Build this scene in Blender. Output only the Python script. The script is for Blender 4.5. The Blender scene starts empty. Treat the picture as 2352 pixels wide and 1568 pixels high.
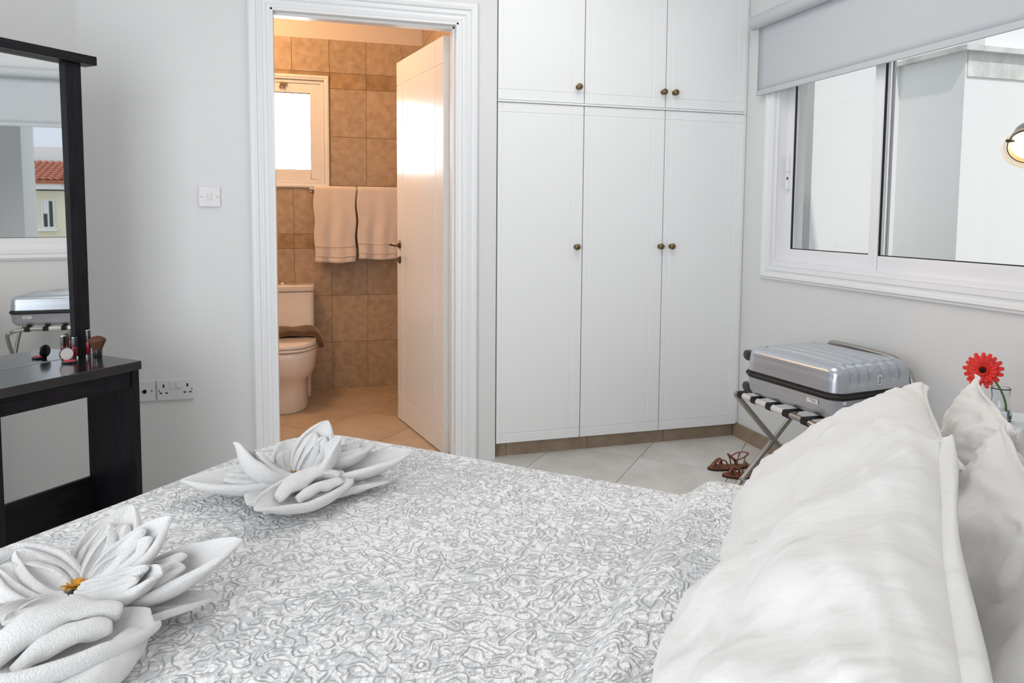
import bpy, bmesh, math, random
from math import sin, cos, pi, sqrt, radians, atan2, hypot
from mathutils import Vector, Matrix, noise

random.seed(7)
C = bpy.context.scene.collection
SC = bpy.context.scene

# ------------------------------------------------------------------ camera
CAM_M = ((0.9601331622835888, -0.279451216730377, 0.0071643667711236685),      # right
         (-0.013431727808037872, -0.07171741110567414, -0.9973345485003468),    # down
         (0.27922016290269974, 0.9574777440819247, -0.07261177739443038))       # forward
cd = bpy.data.cameras.new('camera'); cam = bpy.data.objects.new('camera', cd); C.objects.link(cam)
r_, d_, f_ = [Vector(v) for v in CAM_M]
M3 = Matrix((r_, -d_, -f_)).transposed()
cam.matrix_world = Matrix.Translation((0, 0, 1.17)) @ M3.to_4x4()
cd.sensor_width = 36; cd.lens = 36 * 1651.25 / 2352; cd.shift_y = -171.16 / 2352
cd.clip_start = 0.02
SC.camera = cam
SC.view_settings.view_transform = 'Standard'; SC.view_settings.look = 'None'
SC.view_settings.gamma = 1; SC.view_settings.use_curve_mapping = False
SC.view_settings.exposure = 0.1
SC.cycles.max_bounces = 10; SC.cycles.diffuse_bounces = 6; SC.cycles.sample_clamp_indirect = 6

# ------------------------------------------------------------------ world, sun, area lights
w = bpy.data.worlds.new('sky'); SC.world = w; w.use_nodes = True
nt = w.node_tree; bg = nt.nodes['Background']
tc = nt.nodes.new('ShaderNodeTexCoord'); sx = nt.nodes.new('ShaderNodeSeparateXYZ'); rp = nt.nodes.new('ShaderNodeValToRGB')
nt.links.new(tc.outputs['Generated'], sx.inputs[0]); nt.links.new(sx.outputs[2], rp.inputs[0]); nt.links.new(rp.outputs[0], bg.inputs[0])
rp.color_ramp.elements[0].position = 0.0; rp.color_ramp.elements[0].color = (0.56, 0.60, 0.68, 1)
rp.color_ramp.elements[1].position = 0.8; rp.color_ramp.elements[1].color = (0.84, 0.92, 1.0, 1)
bg.inputs[1].default_value = 1.2

AX = Vector((0.67187831, 0.74066155, 0)); NB = Vector((0.74066155, -0.67187831, 0))   # across the bed / away from the dresser wall
O0 = Vector((-0.846, 3.26, 0)); TH = atan2(AX.y, AX.x)
def W(a, m, z=0): return O0 + AX * a + NB * m + Vector((0, 0, z))
def light(name, kind, loc, energy, color=(1, 1, 1), size=1, size_y=None, target=None, **k):
    l = bpy.data.lights.new(name, kind); l.energy = energy; l.color = color
    if kind == 'AREA':
        l.size = size
        if size_y: l.shape = 'RECTANGLE'; l.size_y = size_y
    elif kind in ('POINT', 'SPOT'): l.shadow_soft_size = size
    for a_, b_ in k.items(): setattr(l, a_, b_)
    o = bpy.data.objects.new(name, l); o.location = loc; C.objects.link(o)
    if target is not None: o.rotation_euler = (Vector(target) - Vector(loc)).to_track_quat('-Z', 'Y').to_euler()
    return o
light('sun', 'SUN', (-5, -6, 12), 2.1, (1, 0.96, 0.88), target=(-5 + 0.16, -6 + 0.505, 12 - 0.848), angle=0.02)
light('rear_fill', 'AREA', W(-3.05, 1.9, 1.2), 56, (0.93, 0.96, 1.0), 1.9, 2.0, target=W(0, 1.7, 1.05))  # unseen fill panel added behind the viewer to brighten the room
light('ceiling_fill', 'AREA', (1.0, 2.15, 2.55), 13, (1, 0.98, 0.96), 1.2, target=(1.0, 2.15, 0))  # soft overhead fill added for ambient light, no fixture modelled
light('bathroom_daylight', 'AREA', (-0.16, 5.25, 1.75), 16, (0.95, 0.98, 1), 0.7, 0.8, target=(-0.1, 3.6, 1.4))
light('bathroom_lamp', 'POINT', (-0.52, 4.05, 2.40), 30, (1.0, 0.60, 0.30), 0.05)

# ------------------------------------------------------------------ materials
def mat(name, col, rough=0.5, metal=0.0, noise_scale=None, col2=None, bump=0, bump_scale=None, stretch=(1, 1, 1), rand=0, detail=4, coat=0, sheen=0, **inp):
    m = bpy.data.materials.new(name); m.use_nodes = True; n = m.node_tree; b = n.nodes['Principled BSDF']
    b.inputs['Base Color'].default_value = (*col, 1); b.inputs['Roughness'].default_value = rough; b.inputs['Metallic'].default_value = metal
    if coat: b.inputs['Coat Weight'].default_value = coat; b.inputs['Coat Roughness'].default_value = 0.1
    if sheen: b.inputs['Sheen Weight'].default_value = sheen; b.inputs['Sheen Roughness'].default_value = 0.5
    for k, v in inp.items(): b.inputs[k.replace('_', ' ')].default_value = v
    tcn = n.nodes.new('ShaderNodeTexCoord'); mp = n.nodes.new('ShaderNodeMapping'); mp.inputs['Scale'].default_value = stretch
    n.links.new(tcn.outputs['Object'], mp.inputs[0])
    vec = mp.outputs[0]
    if rand:
        oi = n.nodes.new('ShaderNodeObjectInfo'); ad = n.nodes.new('ShaderNodeVectorMath'); ad.operation = 'MULTIPLY_ADD'
        cb = n.nodes.new('ShaderNodeCombineXYZ')
        for i in range(3): n.links.new(oi.outputs['Random'], cb.inputs[i])
        n.links.new(cb.outputs[0], ad.inputs[0]); ad.inputs[1].default_value = (37, 91, 53); n.links.new(mp.outputs[0], ad.inputs[2]); vec = ad.outputs[0]
    def nz(sc, det=detail, rg=0.6):
        t = n.nodes.new('ShaderNodeTexNoise'); t.inputs['Scale'].default_value = sc; t.inputs['Detail'].default_value = det; t.inputs['Roughness'].default_value = rg
        n.links.new(vec, t.inputs['Vector']); return t.outputs['Fac']
    if col2:
        rmp = n.nodes.new('ShaderNodeValToRGB'); rmp.color_ramp.elements[0].position = 0.32; rmp.color_ramp.elements[1].position = 0.68
        rmp.color_ramp.elements[0].color = (*col, 1); rmp.color_ramp.elements[1].color = (*col2, 1)
        n.links.new(nz(noise_scale or 10), rmp.inputs[0]); out = rmp.outputs[0]
        if rand:
            hs = n.nodes.new('ShaderNodeHueSaturation'); mr = n.nodes.new('ShaderNodeMapRange'); mr.inputs['To Min'].default_value = 1 - rand; mr.inputs['To Max'].default_value = 1 + rand
            n.links.new(oi.outputs['Random'], mr.inputs[0]); n.links.new(mr.outputs[0], hs.inputs['Value']); n.links.new(out, hs.inputs['Color']); out = hs.outputs[0]
        n.links.new(out, b.inputs['Base Color'])
    if bump:
        bp = n.nodes.new('ShaderNodeBump'); bp.inputs['Strength'].default_value = 1; bp.inputs['Distance'].default_value = bump
        n.links.new(nz(bump_scale or 60, 6), bp.inputs['Height']); n.links.new(bp.outputs[0], b.inputs['Normal'])
    return m
def glass(name, col=(1, 1, 1), refl=0.06):
    m = bpy.data.materials.new(name); m.use_nodes = True; n = m.node_tree; n.nodes.clear()
    o = n.nodes.new('ShaderNodeOutputMaterial'); mx = n.nodes.new('ShaderNodeMixShader'); t = n.nodes.new('ShaderNodeBsdfTransparent'); g = n.nodes.new('ShaderNodeBsdfGlossy')
    g.inputs['Roughness'].default_value = 0.01; t.inputs[0].default_value = (*col, 1)
    fr = n.nodes.new('ShaderNodeFresnel'); fr.inputs[0].default_value = 1.3
    ge = n.nodes.new('ShaderNodeNewGeometry'); sb = n.nodes.new('ShaderNodeMath'); sb.operation = 'SUBTRACT'; sb.inputs[0].default_value = 1; n.links.new(ge.outputs['Backfacing'], sb.inputs[1])
    mu = n.nodes.new('ShaderNodeMath'); mu.operation = 'MULTIPLY'; n.links.new(sb.outputs[0], mu.inputs[0]); n.links.new(fr.outputs[0], mu.inputs[1]); n.links.new(mu.outputs[0], mx.inputs[0]); n.links.new(t.outputs[0], mx.inputs[1]); n.links.new(g.outputs[0], mx.inputs[2]); n.links.new(mx.outputs[0], o.inputs[0]); return m

WALL = mat('wall_paint', (0.725, 0.73, 0.73), 0.85, bump=0.0006, bump_scale=160)
CEIL = mat('ceiling_paint', (0.80, 0.80, 0.79), 0.9)
BATHP = mat('bath_paint', (0.72, 0.64, 0.58), 0.85)
TRIM = mat('trim_gloss', (0.80, 0.81, 0.82), 0.28)
DOORM = mat('door_gloss', (0.78, 0.77, 0.75), 0.22, coat=0.15)
WARD = mat('wardrobe_satin', (0.84, 0.85, 0.855), 0.36)
DARKGAP = mat('dark_gap', (0.03, 0.03, 0.03), 0.9)
FTILE = mat('floor_tile', (0.56, 0.535, 0.50), 0.38, col2=(0.70, 0.68, 0.65), noise_scale=5, rand=0.05, bump=0.0003, bump_scale=40, detail=8)
FTILE_LAMPLIT = mat('floor_tile_lamplit', (0.40, 0.29, 0.185), 0.36, col2=(0.52, 0.40, 0.27), noise_scale=5, rand=0.05, bump=0.0003, bump_scale=40, detail=8)  # bedroom tile again, with the warm lamplight put into its colour
KTILE = mat('skirting_tile', (0.25, 0.185, 0.125), 0.45, col2=(0.36, 0.28, 0.20), noise_scale=12, rand=0.06, detail=8)
GROUT = mat('floor_grout', (0.13, 0.12, 0.11), 0.9)
BTILE = mat('wall_tile_beige', (0.38, 0.27, 0.175), 0.33, col2=(0.52, 0.395, 0.275), noise_scale=22, rand=0.07, bump=0.0006, bump_scale=30, detail=9)
BBAND = mat('wall_tile_ochre', (0.26, 0.16, 0.075), 0.4, col2=(0.44, 0.30, 0.16), noise_scale=16, rand=0.08, detail=9)
BGROUT = mat('wall_grout', (0.22, 0.15, 0.09), 0.9)
PVC = mat('pvc_frame', (0.82, 0.82, 0.84), 0.3)
RUBBER = mat('rubber_black', (0.012, 0.012, 0.013), 0.55)
ALU = mat('aluminium', (0.75, 0.75, 0.76), 0.3, 0.9)
GLASS = glass('pane_glass')
FROST = mat('frosted_glass', (0.95, 0.97, 0.97), 0.6, Transmission_Weight=1.0, IOR=1.1)
BLIND = mat('blind_fabric', (0.52, 0.545, 0.57), 0.9, bump=0.0002, bump_scale=700)
WOOD = mat('black_oak', (0.007, 0.006, 0.008), 0.36, col2=(0.016, 0.014, 0.017), noise_scale=14, stretch=(1, 6, 6), bump=0.0003, bump_scale=60, Specular_IOR_Level=0.16)
WOODT = mat('black_oak_top', (0.007, 0.006, 0.008), 0.2, col2=(0.014, 0.013, 0.015), noise_scale=14, stretch=(1, 8, 6), bump=0.0002, bump_scale=60, Specular_IOR_Level=0.7, coat=0.7)
WOODV = mat('black_oak_upright', (0.007, 0.006, 0.008), 0.36, col2=(0.016, 0.014, 0.017), noise_scale=14, stretch=(6, 6, 0.7), bump=0.0003, bump_scale=60, Specular_IOR_Level=0.16)
MIRR = mat('mirror_silver', (0.86, 0.88, 0.88), 0.015, 1.0)
PLAST = mat('white_plastic', (0.72, 0.71, 0.72), 0.35)
SCREW = mat('screw_brass', (0.30, 0.24, 0.15), 0.35, 0.9)
BRASS = mat('aged_brass', (0.20, 0.145, 0.075), 0.28, 0.95)
BLACK = mat('black_plastic', (0.010, 0.010, 0.012), 0.25, coat=0.5)
REDV = mat('red_varnish', (0.22, 0.004, 0.012), 0.12, coat=0.6)
BLUSH = mat('blush_powder', (0.55, 0.04, 0.06), 0.8)
BRIST = mat('bristle_brown', (0.13, 0.05, 0.022), 0.75, col2=(0.07, 0.025, 0.012), noise_scale=60, stretch=(1, 1, 0.06), bump=0.002, bump_scale=120)
CHROME = mat('chrome', (0.75, 0.75, 0.76), 0.18, 1.0)
STEEL = mat('brushed_steel', (0.42, 0.40, 0.38), 0.33, 1.0, bump=0.0001, bump_scale=300)
SLEEVE = mat('sleeve_plastic', (0.62, 0.62, 0.62), 0.35)
STRAP = mat('black_webbing', (0.012, 0.012, 0.012), 0.85, bump=0.0004, bump_scale=900)
CASE = mat('case_silver', (0.44, 0.47, 0.52), 0.28, 0.6, col2=(0.50, 0.53, 0.58), noise_scale=40, stretch=(1, 0.1, 6), coat=0.3)
STICK = mat('sticker_paper', (0.75, 0.74, 0.70), 0.6)
STICKG = mat('sticker_grey', (0.25, 0.26, 0.27), 0.6)
LEATH = mat('tan_leather', (0.16, 0.045, 0.018), 0.5, col2=(0.24, 0.075, 0.03), noise_scale=25, bump=0.0008, bump_scale=120)
SOLE = mat('sole_dark', (0.035, 0.018, 0.012), 0.8)
CERAM = mat('ceramic', (0.80, 0.72, 0.67), 0.10, coat=0.6)
MATB = mat('brown_towelling', (0.095, 0.050, 0.022), 0.95, col2=(0.15, 0.085, 0.04), noise_scale=18, bump=0.002, bump_scale=350, sheen=0.4)
TOWELB = mat('bath_towelling', (0.80, 0.71, 0.66), 0.95, bump=0.0025, bump_scale=260, sheen=0.3)
TERRY = mat('white_terry', (0.80, 0.795, 0.79), 0.95, bump=0.003, bump_scale=380, sheen=0.35)
PETY = mat('yellow_petal', (0.50, 0.21, 0.005), 0.6, col2=(0.62, 0.30, 0.01), noise_scale=60)
PETC = mat('green_centre', (0.25, 0.25, 0.02), 0.7)
RED = mat('red_petal', (0.78, 0.018, 0.004), 0.5, col2=(0.62, 0.008, 0.004), noise_scale=40)
GCEN = mat('gerbera_centre', (0.035, 0.004, 0.004), 0.9, bump=0.002, bump_scale=600)
STEM = mat('green_stem', (0.10, 0.20, 0.04), 0.5)
VGLASS = mat('vase_glass', (0.95, 0.98, 1.0), 0.02, Transmission_Weight=1.0, IOR=1.35)
WATER = mat('water', (0.95, 0.98, 1.0), 0.0, Transmission_Weight=1.0, IOR=1.33)
NSTAND = mat('nightstand_white', (0.72, 0.78, 0.80), 0.35)
EXTW = mat('render_white', (0.80, 0.81, 0.81), 0.9, bump=0.001, bump_scale=40)
EXTG = mat('render_grey', (0.60, 0.62, 0.58), 0.9, bump=0.001, bump_scale=40)
EXTS = mat('render_stained', (0.46, 0.47, 0.44), 0.9, col2=(0.76, 0.77, 0.76), noise_scale=7, detail=8, stretch=(1, 1, 0.5))
EXTC = mat('render_cream', (0.80, 0.76, 0.58), 0.9)
ROOF = mat('roof_tile', (0.42, 0.13, 0.07), 0.8, col2=(0.30, 0.09, 0.05), noise_scale=14)
ROOFD = mat('ridge_tile', (0.12, 0.07, 0.06), 0.8, col2=(0.35, 0.12, 0.08), noise_scale=12)
DGLASS = mat('dark_glass', (0.04, 0.05, 0.04), 0.1)
GROUND = mat('paving', (0.35, 0.34, 0.32), 0.9)
HEAD = mat('headboard_fabric', (0.30, 0.28, 0.26), 0.9)
LAMPG = glass('lamp_rim_glass', (0.98, 0.9, 0.8))
bulbm = bpy.data.materials.new('lamp_bulb'); bulbm.use_nodes = True
bb_ = bulbm.node_tree.nodes['Principled BSDF']; bb_.inputs['Emission Color'].default_value = (1, 0.80, 0.55, 1); bb_.inputs['Emission Strength'].default_value = 4.5; bb_.inputs['Base Color'].default_value = (1, .9, .8, 1)

def quilt_mat():
    m = bpy.data.materials.new('quilted_damask'); m.use_nodes = True; n = m.node_tree; b = n.nodes['Principled BSDF']; L = n.links.new
    b.inputs['Roughness'].default_value = 0.75; b.inputs['Sheen Weight'].default_value = 0.25
    t = n.nodes.new('ShaderNodeTexCoord')
    def nz(sc, det=2, rg=0.5, dist=0, vec=None):
        x = n.nodes.new('ShaderNodeTexNoise'); x.inputs['Scale'].default_value = sc; x.inputs['Detail'].default_value = det; x.inputs['Roughness'].default_value = rg; x.inputs['Distortion'].default_value = dist
        L(vec or t.outputs['Object'], x.inputs['Vector']); return x.outputs['Fac']
    def mth(op, a, bb=None, c=None):
        x = n.nodes.new('ShaderNodeMath'); x.operation = op
        for i, v in enumerate((a, bb, c)):
            if v is None: continue
            if isinstance(v, (int, float)): x.inputs[i].default_value = v
            else: L(v, x.inputs[i])
        return x.outputs[0]
    def mr(v, a0, a1, b0, b1):
        x = n.nodes.new('ShaderNodeMapRange'); x.interpolation_type = 'SMOOTHSTEP'; L(v, x.inputs[0])
        for i, q in enumerate((a0, a1, b0, b1)): x.inputs[i + 1].default_value = q
        return x.outputs[0]
    mp = n.nodes.new('ShaderNodeMapping'); mp.inputs['Scale'].default_value = (1, 1, 1); L(t.outputs['Object'], mp.inputs[0])
    base = nz(33, 0.8, 0.4, 0.35, mp.outputs[0])
    tri = mth('PINGPONG', base, 0.085)                       # meandering stitch lines are the zeros
    line = mr(tri, 0.0, 0.0075, 1, 0)
    dash = mth('GREATER_THAN', nz(420, 0), 0.46)
    line2 = mth('MULTIPLY', line, dash)
    puff = mr(tri, 0.0, 0.05, 0, 1)
    mp2 = n.nodes.new('ShaderNodeMapping'); mp2.inputs['Rotation'].default_value = (0, 0, 0.75); mp2.inputs['Scale'].default_value = (0.55, 1.5, 1); L(t.outputs['Object'], mp2.inputs[0])
    pk = nz(85, 2, 0.6, 0.15, mp2.outputs[0]); pk2 = nz(210, 2, 0.6, 0, mp2.outputs[0])
    h = mth('ADD', mth('MULTIPLY', puff, 0.0045), mth('ADD', mth('MULTIPLY', pk, 0.010), mth('MULTIPLY', pk2, 0.003)))
    bp = n.nodes.new('ShaderNodeBump'); bp.inputs['Strength'].default_value = 0.85; bp.inputs['Distance'].default_value = 1.0
    L(h, bp.inputs['Height']); L(bp.outputs[0], b.inputs['Normal'])
    leaf = mth('ADD', mth('MULTIPLY', nz(62, 2, 0.55, 0.9), 1.0), mth('MULTIPLY', nz(3.2, 1), 0.40))
    lf = mr(leaf, 0.68, 0.73, 0, 1)
    mx = n.nodes.new('ShaderNodeMixRGB'); mx.inputs[1].default_value = (0.90, 0.90, 0.90, 1); mx.inputs[2].default_value = (0.65, 0.66, 0.67, 1); L(lf, mx.inputs[0])
    mx2 = n.nodes.new('ShaderNodeMixRGB'); mx2.inputs[2].default_value = (0.20, 0.20, 0.20, 1); L(mth('MULTIPLY', line2, 0.75), mx2.inputs[0]); L(mx.outputs[0], mx2.inputs[1])
    L(mx2.outputs[0], b.inputs['Base Color'])
    return m
QUILT = quilt_mat()

def cotton_mat(name, col):
    m = mat(name, col, 0.8, sheen=0.2); n = m.node_tree; b = n.nodes['Principled BSDF']; L = n.links.new
    t = n.nodes.new('ShaderNodeTexCoord'); mp = n.nodes.new('ShaderNodeMapping'); L(t.outputs['Object'], mp.inputs[0])
    mp.inputs['Scale'].default_value = (1, 0.35, 1); mp.inputs['Rotation'].default_value = (0, 0, 0.35)
    a = n.nodes.new('ShaderNodeTexNoise'); a.inputs['Scale'].default_value = 16; a.inputs['Detail'].default_value = 3; a.inputs['Distortion'].default_value = 0.8; L(mp.outputs[0], a.inputs['Vector'])
    try: a.noise_type = 'RIDGED_MULTIFRACTAL'
    except Exception: pass
    c = n.nodes.new('ShaderNodeTexNoise'); c.inputs['Scale'].default_value = 700; L(t.outputs['Object'], c.inputs['Vector'])
    a2 = n.nodes.new('ShaderNodeTexNoise'); a2.inputs['Scale'].default_value = 45; a2.inputs['Detail'].default_value = 2; L(mp.outputs[0], a2.inputs['Vector'])
    s = n.nodes.new('ShaderNodeMath'); s.operation = 'MULTIPLY_ADD'; L(c.outputs['Fac'], s.inputs[0]); s.inputs[1].default_value = 0.02; L(a.outputs['Fac'], s.inputs[2])
    s2 = n.nodes.new('ShaderNodeMath'); s2.operation = 'MULTIPLY_ADD'; L(a2.outputs['Fac'], s2.inputs[0]); s2.inputs[1].default_value = 0.35; L(s.outputs[0], s2.inputs[2])
    bp = n.nodes.new('ShaderNodeBump'); bp.inputs['Strength'].default_value = 0.85; bp.inputs['Distance'].default_value = 0.009
    L(s2.outputs[0], bp.inputs['Height']); L(bp.outputs[0], b.inputs['Normal']); return m
COTTON = cotton_mat('white_cotton', (0.70, 0.685, 0.665))

# ------------------------------------------------------------------ mesh helpers
class MB:
    """collects verts and faces; tr maps builder coordinates to the mesh's own"""
    def __init__(s, tr=None): s.v = []; s.f = []; s.tr = tr; s.mi = []; s.cur = 0
    def add(s, vs, fs):
        o = len(s.v)
        s.v += [tuple(s.tr(*p)) if s.tr else tuple(p) for p in vs]
        s.f += [tuple(i + o for i in f) for f in fs]; s.mi += [s.cur] * len(fs); return s
    def box(s, x0, x1, y0, y1, z0, z1):
        return s.add([(x, y, z) for x in (x0, x1) for y in (y0, y1) for z in (z0, z1)],
                     [(0, 1, 3, 2), (4, 6, 7, 5), (0, 4, 5, 1), (2, 3, 7, 6), (0, 2, 6, 4), (1, 5, 7, 3)])
    def prism(s, pts, z0, z1):
        n = len(pts)
        return s.add([(x, y, z0) for x, y in pts] + [(x, y, z1) for x, y in pts],
                     [tuple(range(n - 1, -1, -1)), tuple(range(n, 2 * n))] + [(i, (i + 1) % n, n + (i + 1) % n, n + i) for i in range(n)])
    def grid(s, nu, nv, fn, cu=False, cv=False):
        vs = [fn(i / (nu if cu else nu - 1), j / (nv if cv else nv - 1)) for i in range(nu) for j in range(nv)]
        fs = [(i * nv + j, ((i + 1) % nu) * nv + j, ((i + 1) % nu) * nv + (j + 1) % nv, i * nv + (j + 1) % nv)
              for i in range(nu if cu else nu - 1) for j in range(nv if cv else nv - 1)]
        return s.add(vs, fs)
    def tube(s, pts, r, seg=10, flat=1.0, cap=True, closed=False):
        P = [Vector(p) for p in pts]; n = len(P); rings = []
        T = [((P[(i + 1) % n] - P[i - 1]) if closed else (P[min(i + 1, n - 1)] - P[max(i - 1, 0)])).normalized() for i in range(n)]
        u = T[0].orthogonal().normalized() if abs(T[0].z) > 0.95 else T[0].cross(Vector((0, 0, 1))).normalized()
        vs = []
        for i in range(n):
            u = (u - T[i] * u.dot(T[i])).normalized(); v = T[i].cross(u)
            rr = r[i] if isinstance(r, (list, tuple)) else r
            for k in range(seg):
                a = 2 * pi * k / seg; vs.append(P[i] + u * (rr * cos(a)) + v * (rr * flat * sin(a)))
        fs = [(i * seg + k, i * seg + (k + 1) % seg, ((i + 1) % n) * seg + (k + 1) % seg, ((i + 1) % n) * seg + k) for i in range(n if closed else n - 1) for k in range(seg)]
        if cap and not closed: fs += [tuple(range(seg - 1, -1, -1)), tuple((n - 1) * seg + k for k in range(seg))]
        return s.add(vs, fs)
    def cyl(s, p0, p1, r, seg=20): return s.tube([p0, p1], r, seg)
    def lathe(s, prof, c=(0, 0, 0), seg=24, ax='z'):
        vs = []
        for r, h in prof:
            for k in range(seg):
                a = 2 * pi * k / seg; p = (r * cos(a), r * sin(a), h)
                if ax == 'x': p = (p[2], p[0], p[1])
                if ax == 'y': p = (p[0], p[2], p[1])
                vs.append((p[0] + c[0], p[1] + c[1], p[2] + c[2]))
        n = len(prof)
        fs = [(i * seg + k, i * seg + (k + 1) % seg, (i + 1) * seg + (k + 1) % seg, (i + 1) * seg + k) for i in range(n - 1) for k in range(seg)]
        if prof[0][0] > 1e-6: fs.append(tuple(range(seg - 1, -1, -1)))
        if prof[-1][0] > 1e-6: fs.append(tuple((n - 1) * seg + k for k in range(seg)))
        return s.add(vs, fs)

def mk(name, mb, m, parent=None, bevel=0, bseg=2, smooth=False, subsurf=0, solid=0, recalc=True, auto=None):
    me = bpy.data.meshes.new(name); me.from_pydata([tuple(v) for v in mb.v], [], mb.f)
    for q in (m if isinstance(m, (list, tuple)) else [m]): me.materials.append(q)
    if isinstance(m, (list, tuple)):
        for p, i in zip(me.polygons, mb.mi): p.material_index = i
    if recalc:
        bm = bmesh.new(); bm.from_mesh(me); bmesh.ops.remove_doubles(bm, verts=bm.verts, dist=1e-6); bmesh.ops.recalc_face_normals(bm, faces=bm.faces); bm.to_mesh(me); bm.free()
    if smooth: me.shade_smooth()
    elif not auto: me.shade_flat()
    o = bpy.data.objects.new(name, me); C.objects.link(o)
    if auto:
        me.shade_smooth(); me.set_sharp_from_angle(angle=radians(auto))
    if parent: o.parent = parent
    if solid: q = o.modifiers.new('solid', 'SOLIDIFY'); q.thickness = solid; q.offset = 0
    if bevel:
        q = o.modifiers.new('bevel', 'BEVEL'); q.width = bevel; q.segments = bseg; q.limit_method = 'ANGLE'
    if subsurf: q = o.modifiers.new('sub', 'SUBSURF'); q.levels = subsurf; q.render_levels = subsurf
    return o
def tag(o, label=None, cat=None, group=None, kind=None):
    if label: o['label'] = label
    if cat: o['category'] = cat
    if group: o['group'] = group
    if kind: o['kind'] = kind
    return o
def thing(name, label, cat, loc=(0, 0, 0), rz=0, group=None, kind=None):
    o = bpy.data.objects.new(name, None); C.objects.link(o); o.empty_display_size = 0.05; o.location = loc; o.rotation_euler = (0, 0, rz)
    return tag(o, label, cat, group, kind)
def struct(name, mb, m, label, cat, **k): return tag(mk(name, mb, m, **k), label, cat, kind='structure')
def dup(root, loc=None, rz=None, label=None, children=()):
    r = root.copy(); C.objects.link(r)
    if loc is not None: r.location = loc
    if rz is not None: r.rotation_euler = (0, 0, rz)
    if label: r['label'] = label
    for ch in [o for o in bpy.data.objects if o.parent == root]:
        c = ch.copy(); C.objects.link(c); c.parent = r
        for g in [o for o in bpy.data.objects if o.parent == ch]:
            d = g.copy(); C.objects.link(d); d.parent = c
    return r
def AMT(a0, m0, z0): return lambda a, m, z: (a - a0, -(m - m0), z - z0)   # room-diagonal coordinates to a thing's own
def smooth_path(pts, n=6):
    P = [Vector(p) for p in pts]; out = []
    for i in range(len(P) - 1):
        p0 = P[max(i - 1, 0)]; p1 = P[i]; p2 = P[i + 1]; p3 = P[min(i + 2, len(P) - 1)]
        for k in range(n):
            t = k / n
            out.append(0.5 * ((2 * p1) + (p2 - p0) * t + (2 * p0 - 5 * p1 + 4 * p2 - p3) * t * t + (3 * p1 - p0 - 3 * p2 + p3) * t ** 3))
    out.append(P[-1]); return out
def clip(poly, a, b, c):          # keep a*x+b*y<=c
    out = []
    for i in range(len(poly)):
        p = poly[i]; q = poly[(i + 1) % len(poly)]; dp = a * p[0] + b * p[1] - c; dq = a * q[0] + b * q[1] - c
        if dp <= 0: out.append(p)
        if (dp < 0 < dq) or (dq < 0 < dp):
            t = dp / (dp - dq); out.append((p[0] + t * (q[0] - p[0]), p[1] + t * (q[1] - p[1])))
    return out
def clip_poly(poly, conv):        # conv counter-clockwise
    for i in range(len(conv)):
        p = conv[i]; q = conv[(i + 1) % len(conv)]; dx, dy = q[0] - p[0], q[1] - p[1]
        poly = clip(poly, dy, -dx, dy * p[0] - dx * p[1])
        if len(poly) < 3: return None
    return poly

# ------------------------------------------------------------------ room shell
YB = 3.26; XW = 2.208; HC = 2.62
ML = 3.55; AL = -2.9
pC0 = (-0.846, 3.26); pWR = (XW, YB); q = W(0.62, ML); pH = (XW, 1.33)
aH = (Vector((XW, 1.33, 0)) - O0).dot(AX)
pHL = tuple(W(AL, ML)[:2]); pL = tuple(W(AL, 0)[:2])
ROOM = [pC0, pL, pHL, pH, pWR]      # counter-clockwise
BATH = [(-0.95, 3.3035), (0.79, 3.3035), (0.79, 4.89), (-0.95, 4.89)]
base = MB(); base.prism([(-2.9, -1.8), (4.0 * 0 + 2.46, -1.8), (2.46, 5.1), (-2.9, 5.1)], -0.2, -0.004)
floor = struct('floor', base, GROUT, 'large beige floor tiles laid diagonally in the bedroom and bathroom', 'floor')
G = 0.43
def floor_tiles(poly, a_off, m_off, tone):
    for i in range(-12, 12):
        for j in range(-12, 16):
            a0 = a_off + i * G + 0.0015; a1 = a0 + G - 0.003; m0 = m_off + j * G + 0.0015; m1 = m0 + G - 0.003
            cor = [tuple(W(a, m)[:2]) for a, m in ((a0, m0), (a0, m1), (a1, m1), (a1, m0))]
            c = clip_poly(cor, poly)
            if not c: continue
            ar = abs(sum(c[k][0] * c[(k + 1) % len(c)][1] - c[(k + 1) % len(c)][0] * c[k][1] for k in range(len(c)))) / 2
            if ar < 0.0008: continue
            t = MB(); t.prism(c, -0.006, 0.0); mk('tile', t, tone, floor)
floor_tiles([(-0.846, 3.302)] + ROOM[1:4] + [(XW, 3.302)], 1.49, 1.885, FTILE)
floor_tiles(BATH, 1.54, 0.19, FTILE_LAMPLIT)

DX0, DX1, DZ = -0.120, 0.690, 2.032          # door opening
wb = MB(); wb.box(-0.95, DX0, YB, 3.37, 0, HC); wb.box(DX0, DX1, YB, 3.37, DZ, HC); wb.box(DX1, 0.872, YB, 3.37, 0, HC)
wb.box(0.795, 0.872, 3.37, 3.9, 0, HC); wb.box(0.795, 2.46, 3.9, 3.98, 0, HC)
struct('wall_back', wb, WALL, 'plain white wall with the bathroom doorway and light switch', 'wall')
def wallseg(p, q, t, z0=0, z1=HC):    # slab on the right-hand side of p->q
    d = Vector((q[0] - p[0], q[1] - p[1])).normalized(); n = Vector((d.y, -d.x))
    return [(p[0], p[1]), (p[0] + n.x * t, p[1] + n.y * t), (q[0] + n.x * t, q[1] + n.y * t), (q[0], q[1])]
wl = MB(); wl.prism(wallseg(pC0, pL, 0.12), 0, HC); struct('wall_left', wl, WALL, 'plain white wall behind the black dresser and mirror', 'wall')
wh = MB(); wh.prism(wallseg(pHL, pH, 0.12), 0, HC); struct('wall_head', wh, WALL, 'white wall behind the head of the bed, outside the picture', 'wall')
wr = MB()
def amq(a0, a1, m0, m1): return [tuple(W(a, m)[:2]) for a, m in ((a0, m0), (a0, m1), (a1, m1), (a1, m0))]
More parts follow.
